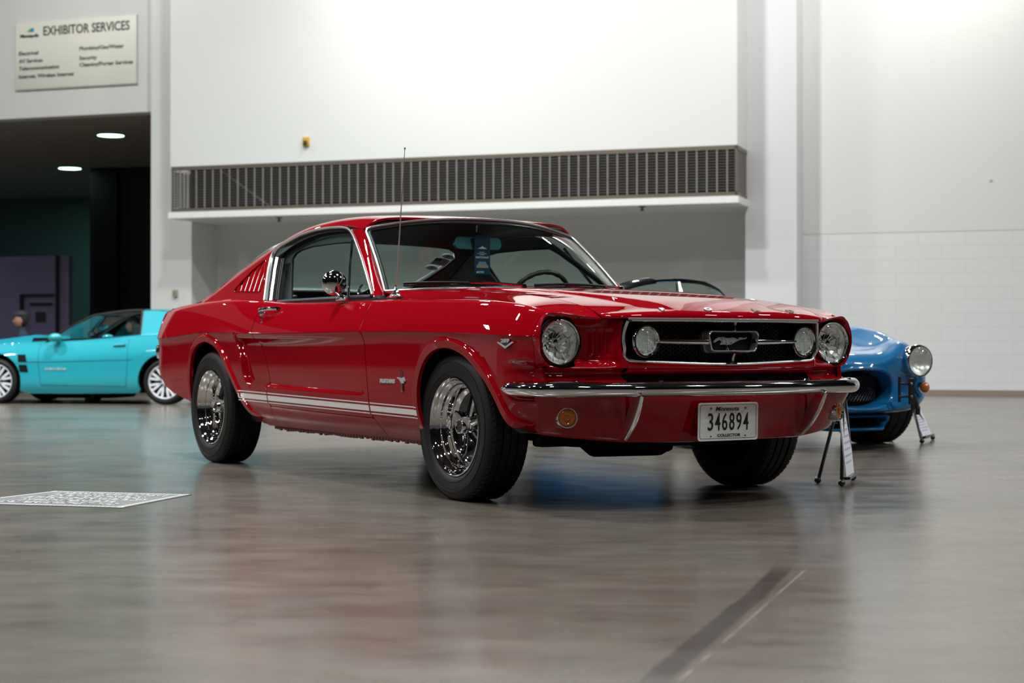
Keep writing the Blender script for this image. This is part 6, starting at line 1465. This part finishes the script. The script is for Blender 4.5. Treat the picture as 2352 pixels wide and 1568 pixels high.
pp = M_tq @ Vector((-1.86, .36, .36))
seated('person', pp, tq.rotation_euler[2], 'person with grey-brown hair seated at the wheel inside the turquoise coupe', pm('dark_shirt', (.03, .03, .035), .8), HAIR, scale=CS * 1.0)

# seated person in the bay behind the turquoise car
D2 = 24.0; X2 = (46 - 1176) / CAMF * D2
ch = empty('stacking_chair', (X2, D2, 0), PI * 1.1); tag(ch, 'plain dark chair holding the person in the cap inside the bay', 'chair')
mb = MB(); mb.box((-.2, -.22, .28), (.22, .22, .31), bev=.01); mb.build('seat', BLACK, ch)
mb = MB(); mb.box((-.24, -.2, .40), (-.21, .2, .70), bev=.01); mb.build('backrest', BLACK, ch)
for sx in (-.2, .19):
    for sy in (-.2, .2): q = MB(); q.tube([(sx, sy, 0), (sx * .95, sy * .95, .29)] if sx > 0 else [(sx - .03, sy, 0), (sx, sy, .29), (sx - .03, sy, .68)], .011, 8); q.build('leg', STEEL, ch)
seated('person', (X2, D2, .28), PI * 1.1, 'person in dark cap and navy top, seated in the bay by the lavender partition', pm('navy_shirt', (.012, .03, .06), .8), pm('dark_hair', (.01, .01, .01), .7), cap=pm('dark_cap', (.012, .014, .02), .7), scale=.98)

EB = pm('easel_black', (.008, .008, .009), .35, 0, .3)
# ================================================================== the blue roadster (right, behind)
BL = pm('blue_roadster_paint', (.006, .125, .31), .4, .0, 1.0, .1)
TH2 = R_(27)
rd = empty('roadster', (1.81, 10.96, 0), -(PI / 2 - TH2)); tag(rd, 'blue open roadster with an oval mesh mouth, nose showing past the red car headlight', 'car')
cY = nspl([-3.0, -2.7, -2.2, -1.6, -1.0, -.5, 0, .3, .45], [.50, .66, .83, .80, .75, .77, .81, .78, .73])
cT = nspl([-3.0, -2.7, -2.2, -1.6, -1.0, -.5, 0, .3, .45], [.60, .70, .79, .80, .80, .78, .73, .67, .63])
cH = nspl([-3.0, -2.7, -2.2, -1.6, -1.0, -.5, 0, .25, .45], [.0, .04, .09, .03, 0, .03, .08, .095, .085])
cB = nspl([-3.0, -2.2, -1, 0, .5], [.32, .22, .18, .19, .22])
NP_ = 64
def ring(x):
    P = []; Y, T_, H_, B = float(cY(x)), float(cT(x)), float(cH(x)), float(cB(x)); zm = (T_ + B) / 2 + .04
    for k in range(NP_):
        a = 2 * PI * k / NP_; sa, ca = math.sin(a), math.cos(a); e1 = .62 if ca > 0 else .45
        y = Y * math.copysign(abs(sa) ** e1, sa); z = zm + ((T_ - zm) if ca > 0 else (zm - B)) * math.copysign(abs(ca) ** (.75 if ca > 0 else .5), ca)
        z += H_ * math.exp(-((abs(y) - .52) / .16) ** 2) * (.5 + .5 * math.tanh((z - zm) / .09))
        P.append((x, y, z))
    return P
rings = [ring(x) for x in np.r_[np.linspace(-3.0, -.4, 27), np.linspace(-.3, .45, 17)]]
last = np.array(rings[-1])
def nose_ring(t):
    """t 0 = last station, 1 = lip of the mouth"""
    P = []
    for k in range(NP_):
        a = 2 * PI * k / NP_; sa, ca = math.sin(a), math.cos(a); p0 = last[k]
        my = .30 * math.copysign(abs(sa) ** .85, sa); mz = .385 + (.128 if ca > 0 else .128) * math.copysign(abs(ca) ** .85, ca)
        mouth = np.array([.775 - .10 * (abs(my) / .3) ** 2 * 1.0, my, mz])
        w_ = 1 - math.cos(t * PI / 2); q = p0 * (1 - w_) + mouth * w_; fd = min(1, (abs(p0[1]) / .60) ** 2) * (1 if ca > -.2 else .5)
        sx_ = math.sin(t * PI / 2) * (1 - fd) + (.55 * t + .45 * math.sin(t * PI / 2)) * fd; q[0] = p0[0] + (mouth[0] - p0[0]) * sx_
        P.append(tuple(q))
    return P
rings += [nose_ring(t) for t in np.linspace(.05, .95, 22)]
lip = np.array(nose_ring(1.0)); c_l = lip.mean(0)
rings += [[tuple(p) for p in lip + [.008, 0, 0]], [tuple(c_l + (p - c_l) * [1, .95, .92] + [.004, 0, 0]) for p in lip], [tuple(c_l + (p - c_l) * [1, .90, .86] + [-.03, 0, 0]) for p in lip], [tuple(c_l + (p - c_l) * [1, .88, .84] + [-.12, 0, 0]) for p in lip]]
V = [p for r in rings for p in r]; F = [tuple(f[::-1]) for f in grid_faces(len(rings), NP_, closed_v=True)]; F.append(tuple(range(NP_)))
body = mesh_obj('body_shell', V, F, BL, rd, True, sharp=60)
bm = bmesh.new(); bm.from_mesh(body.data); bmesh.ops.recalc_face_normals(bm, faces=bm.faces[:])
def cutter(fn):
    mb = MB(); fn(mb); o = mb.build('cut', FLAT, rd, smooth=False, sharp=None, fixn=True); return o
bm.to_mesh(body.data); bm.free(); body.data.set_sharp_from_angle(angle=R_(50))
cut = []
for xc in (0, -2.29):
    for s in (1, -1): cut.append(cutter(lambda mb: mb.lathe([(0, s * .45), (.375, s * .45), (.375, s * 1.0), (0, s * 1.0)], 'y', (xc, 0, .31), n=40)))
cut.append(cutter(lambda mb: mb.box((-2.0, -.52, .45), (-1.02, .52, 1.2), bev=.08)))
for c0 in cut:
    md = body.modifiers.new('b', 'BOOLEAN'); md.object = c0; md.operation = 'DIFFERENCE'; md.solver = 'EXACT'
bpy.context.view_layer.update(); dg = bpy.context.evaluated_depsgraph_get(); m2 = bpy.data.meshes.new_from_object(body.evaluated_get(dg)); body.modifiers.clear(); body.data = m2
m2.materials.clear(); m2.materials.append(BL); m2.polygons.foreach_set('material_index', [0] * len(m2.polygons)); m2.set_sharp_from_angle(angle=R_(40))
for c0 in cut: bpy.data.objects.remove(c0)
mb = MB(); mb.box((-2.6, -.44, .2), (.35, .44, .42)); mb.build('underbody', FLAT, rd, smooth=False, sharp=None)
# mouth mesh
mm = MB()
for k in range(-22, 23):
    for sg_ in (1, -1):
        a0_ = (k * .026, -.12); pts = []
        for t in np.linspace(-.115, .115, 7):
            y = k * .026 + sg_ * t * .9; z = .385 + t
            if (y / .265) ** 2 + ((z - .385) / .112) ** 2 < 1: pts.append((.655 - .10 * (y / .3) ** 2, y, z))
        if len(pts) > 1: mm.tube(pts, .0022, 4, cap=False)
o = mm.build('mouth_mesh', pm('dark_grille_wire', (.05, .05, .055), .4, .7), rd); o['kind'] = 'stuff'
mb = MB(); mb.lathe([(0, .60), (.25, .60)], 'x', (0, 0, 0), n=40); mb.v = [(x - .0, y * 1.1, .385 + z * .48) for x, y, z in mb.v]; mb.build('mouth_backing', FLAT, rd)
# lower scoop
def rr3(hy, z0, z1, r): return [(y, z) for y, z in rrect(hy, hy * .86, z0, z1, r)]
ringloft('lower_scoop', [(.50, rr3(.25, .125, .225, .03)), (.70, rr3(.25, .125, .225, .03)), (.712, rr3(.240, .133, .217, .026)), (.70, rr3(.230, .142, .208, .022)), (.52, rr3(.225, .146, .204, .02))], BL, rd)
mb = MB(); mb.box((.56, -.22, .145), (.58, .22, .205)); mb.build('scoop_backing', FLAT, rd, smooth=False, sharp=None)
for s in (1, -1):
    hl = empty('headlight', parent=rd); C0 = (.075, s * .50, .555); 
    mb = MB(); mb.lathe([(.085, .50), (.103, .56), (.105, .60), (.103, .618), (.098, .626), (.091, .626), (.088, .620), (.088, .59)], 'x', C0, n=48); mb.build('headlight_rim', CHROME, hl)
    mb = MB(); mb.lathe([(.089, .618), (.07, .59), (.04, .57), (0, .565)], 'x', C0, n=40); mb.build('reflector_bowl', REFLECTOR, hl)
    mb = MB(); mb.lathe([(0, .650), (.045, .643), (.075, .632), (.09, .620)], 'x', C0, n=40); mb.build('lens', LENS, hl)
    mb = MB(); blob(mb, (.665, s * .565, .388), (.030, .030, .034), 16, 12); mb.build('turn_signal', AMBER, rd)
    mb = MB(); mb.lathe([(.04, .585), (.038, .60), (.030, .603)], 'x', (.05, s * .565, .388), n=24); mb.build('signal_rim', CHROME, rd)
for x0 in (0, -2.29):
    for s in (1, -1): add_wheel(rd, (x0, .325), s, Rt=.325, W=.26, Rr=.20, yo=.80, style='magnum', rimmat=STEEL)
mb = MB(); bx = .765
mb.box((bx, .262, .300), (bx + .012, .280, .462), bev=.004); mb.box((bx + .01, .335, .285), (bx + .026, .378, .452), bev=.006); mb.box((bx + .008, .356, .245), (bx + .02, .388, .30), bev=.006)
for zz_ in (.335, .415): mb.tube([(bx + .008, .268, zz_), (bx + .012, .345, zz_)], .008, 6)
mb.tube([(bx + .012, .370, .34), (bx + .008, .405, .285), (bx - .005, .428, .262), (bx - .01, .432, .222)], .015, 8); mb.build('nose_bracket', EB, rd, smooth=False, sharp=None)
for zz_ in (.335, .415): mb = MB(); mb.lathe([(0, .008), (.008, .005), (.009, 0)], 'x', (bx + .026, .350, zz_), n=12); mb.build('bracket_bolt', STEEL, rd)
for s in (1, -1):
    mb = MB(); mb.tube([(-.45, s * .76, .30), (-.55, s * .80, .22), (-.9, s * .82, .185), (-1.85, s * .82, .18), (-1.95, s * .84, .18)], .055, 12); mb.build('added_side_pipe', FLAT, rd)  # pipes added to cut the body's blue reflection under the red car
# windscreen
wsx = -1.30
def cwP(v, t): return (wsx + .16 * (1 - abs(v) ** 2.2) - .17 * t, v * (.55 - .05 * t), .79 + .335 * t - .09 * t * abs(v) ** 3.0 - .02 * abs(v) ** 2)
fl_pts = [cwP(v, 1) for v in np.linspace(-1, 1, 31)]
mb = MB(); mb.tube([cwP(-1, 0)] + [cwP(-1, t) for t in (.5, .85)] + fl_pts + [cwP(1, t) for t in (.85, .5, 0)], .0105, 8); mb.tube([cwP(v, .02) for v in np.linspace(-1, 1, 21)], .012, 8); mb.build('windscreen_frame', pm('dark_chrome', (.25, .30, .30), .12, 1.0), rd)
loft('windscreen_glass', [[cwP(v, t) for v in np.linspace(-.99, .99, 25)] for t in np.linspace(.03, .98, 6)], glass_mat('roadster_glass', (.68, .80, .76)), rd, flip=True)
for (v0, v1, r0) in ((-.94, -.38, 0), (.02, .80, 1)):
    rows_ = [[(cwP(v, 1)[0] - .02 + dx, cwP(v, 1)[1], cwP(v, 1)[2] + dz) for v in np.linspace(v0, v1, 12)] for dx, dz in ((.03, -.012), (.0, .014), (-.09, .030 - .012 * r0), (-.10, .022 - .012 * r0), (-.0, .003), (.02, -.018))]
    loft('sun_visor', rows_, pm('smoked_visor', (.012, .014, .016), .1, 0, 1.0), rd)
mb = MB(); mb.box((-1.36, -.10, .92), (-1.33, .10, .975), bev=.01); mb.tube([(-1.34, .0, .97), (-1.36, 0, 1.11)], .005, 6); mb.build('interior_mirror', BLACK, rd)
for s in (.33, -.33):
    mb = MB(); mb.box((-1.95, s - .2, .5), (-1.8, s + .2, .88), bev=.05); mb.build('seat_back', VINYL, rd)
mb = MB(); rim = [Vector((-1.42 - .03 * math.sin(a), -.0 + .36 * 1 + .17 * math.cos(a), .80 + .17 * math.sin(a))) for a in np.linspace(0, 2 * PI, 25)]; mb.tube(rim, .013, 6, cap=False); mb.build('steering_wheel', BLACK, rd)

# ================================================================== display easels
BW = pm('board_white', (.74, .75, .80), .6); BI = pm('board_ink', (.52, .52, .76), .6)
def easel(hub, feet, bl, bh, bn, bsz, label, blabel, bracket=False):
    hub = Vector(hub); e_ = empty('sign_easel', (hub.x, hub.y, 0)); tag(e_, label, 'easel', 'small black easels by the cars'); o_ = Vector((hub.x, hub.y, 0))
    for f in feet:
        f = Vector((f[0], f[1], 0)) - o_; h_ = hub - o_
        q = MB(); q.tube([h_, h_ + (f - h_) * .97 + Vector((0, 0, .006))], .0085, 8); lg = q.build('leg', EB, e_)
        q = MB(); blob(q, f + Vector((0, 0, .016)), (.017, .017, .016), 12, 8); q.build('rubber_foot', EB, lg)
    q = MB(); blob(q, hub - o_, (.02, .02, .024), 12, 8)
    bl = Vector(bl) - o_; bh = Vector(bh).normalized(); bn = Vector(bn).normalized(); up = bn.cross(bh) if bn.cross(bh).z > 0 else bh.cross(bn)
    T = Matrix.Identity(4)
    for i in range(3): T[i][0] = bh[i]; T[i][1] = up[i]; T[i][2] = bn[i]; T[i][3] = bl[i]
    q.tube([hub - o_, T @ Vector((bsz[0] / 2, bsz[1] * .9, -.008))], .008, 8)
    q.build('hub', EB, e_)
    q = MB(); q.box((0, 0, -.006), (bsz[0], .012, .022), T=T); q.tube([T @ Vector((bsz[0] * .2, .004, -.01)), T @ Vector((bsz[0] * .8, .004, -.01))], .008, 6); q.build('ledge', EB, e_)
    if bracket:
        q = MB()
        for yb2 in (.10, .16): q.tube([hub - o_ + Vector((-.075, .0, yb2 - .13)), hub - o_ + Vector((.03, 0, yb2 - .13))], .007, 6)
        q.box(tuple(hub - o_ + Vector((-.010, -.012, -.085))), tuple(hub - o_ + Vector((.034, .012, .065))), bev=.006); q.box(tuple(hub - o_ + Vector((-.082, -.008, -.06))), tuple(hub - o_ + Vector((-.062, .008, .07))), bev=.004)
        q.tube([hub - o_ + Vector((.03, 0, -.03)), hub - o_ + Vector((.075, 0, -.075)), hub - o_ + Vector((.075, 0, -.13))], .012, 8); q.build('clamp_bracket', EB, e_, smooth=False, sharp=None)
    bd = empty('display_board', o_ + bl); tag(bd, blabel, 'board', 'white info boards on the easels')
    T.translation = Vector((0, 0, 0))
    q = MB(); q.box((0, .013, 0), (bsz[0], bsz[1], .006), T=T); q.build('panel', BW, bd, smooth=False, sharp=None)
    q = MB(); random.seed(5)
    for r in range(9):
        yy = bsz[1] * (.88 - r * .085); x = .03
        while x < bsz[0] - .05: w_ = random.uniform(.015, .045); q.box((x, yy, .0062), (x + w_, yy + .010, .0070), T=T); x += w_ + .008
    o2 = q.build('print', BI, bd, smooth=False, sharp=None); o2['kind'] = 'stuff'
easel((1.552, 7.86, .470), ((1.438, 7.888), (1.516, 7.714), (1.64, 8.07)), (1.535, 7.72, .030), (.31, .951, 0), (.951, -.31, .10), (.30, .355), 'small black easel beside the red car front tyre, under the bumper end', 'narrow white info board on the easel beside the red car front tyre')
easel((2.70, 11.33, .285), ((2.735, 11.19), (2.915, 11.62), (2.60, 11.50)), (2.755, 11.24, .03), (.42, .907, 0), (.86, -.40, .42), (.30, .235), 'small black easel standing beside the blue roadster front tyre, farthest right', 'narrow white info board on the easel beside the blue roadster front tyre')

# ================================================================== banner lying on the floor
cr_ = [(-2.30, 6.88), (-1.55, 6.67), (-1.39, 7.28), (-2.03, 7.46)]
bn_ = empty('floor_banner', (-1.85, 7.05, 0)); tag(bn_, 'flat pale floor sheet with a dotted border and ornamental lettering at the far left', 'banner')
def bq(u, v, h=.003): 
    A, B, C, D = [Vector((x + 1.85, y - 7.05, h)) for x, y in cr_]; return (A * (1 - u) + B * u) * (1 - v) + (D * (1 - u) + C * u) * v
mb = MB(); mb.add([bq(0, 0, .0), bq(1, 0, .0), bq(1, 1, .0), bq(0, 1, .0), bq(0, 0, .0025), bq(1, 0, .0025), bq(1, 1, .0025), bq(0, 1, .0025)], [(0, 3, 2, 1), (4, 5, 6, 7), (0, 1, 5, 4), (1, 2, 6, 5), (2, 3, 7, 6), (3, 0, 4, 7)]); mb.build('sheet', pm('banner_grey', (.155, .165, .17), .4), bn_, smooth=False, sharp=None)
mb = MB()
def quad(u0, u1, v0, v1): mb.add([bq(u0, v0), bq(u1, v0), bq(u1, v1), bq(u0, v1)], [(0, 1, 2, 3)])
n = 36
for k in range(n):
    quad((k + .15) / n, (k + .75) / n, .015, .06); quad((k + .15) / n, (k + .75) / n, .94, .985)
for k in range(22):
    quad(.015, .05, (k + .15) / 22, (k + .75) / 22); quad(.95, .985, (k + .15) / 22, (k + .75) / 22)
random.seed(11)
for r, (v0, hgt, u0, u1) in enumerate(((.80, .09, .12, .88), (.63, .11, .18, .82), (.46, .12, .12, .9), (.31, .09, .2, .8), (.15, .09, .14, .86))):
    u = u0
    while u < u1:
        w_ = random.uniform(.012, .030); quad(u, u + w_ * .45, v0, v0 + hgt); quad(u, u + w_, v0 + hgt * random.choice((0, .4, .8)), v0 + hgt * random.choice((.25, .55, 1)) + .01); 
        if random.random() < .6: quad(u + w_ * .75, u + w_, v0, v0 + hgt * random.uniform(.5, 1))
        u += w_ + .008
o = mb.build('ornament_print', pm('banner_white', (.60, .62, .64), .5), bn_, smooth=False, sharp=None); o['kind'] = 'stuff'
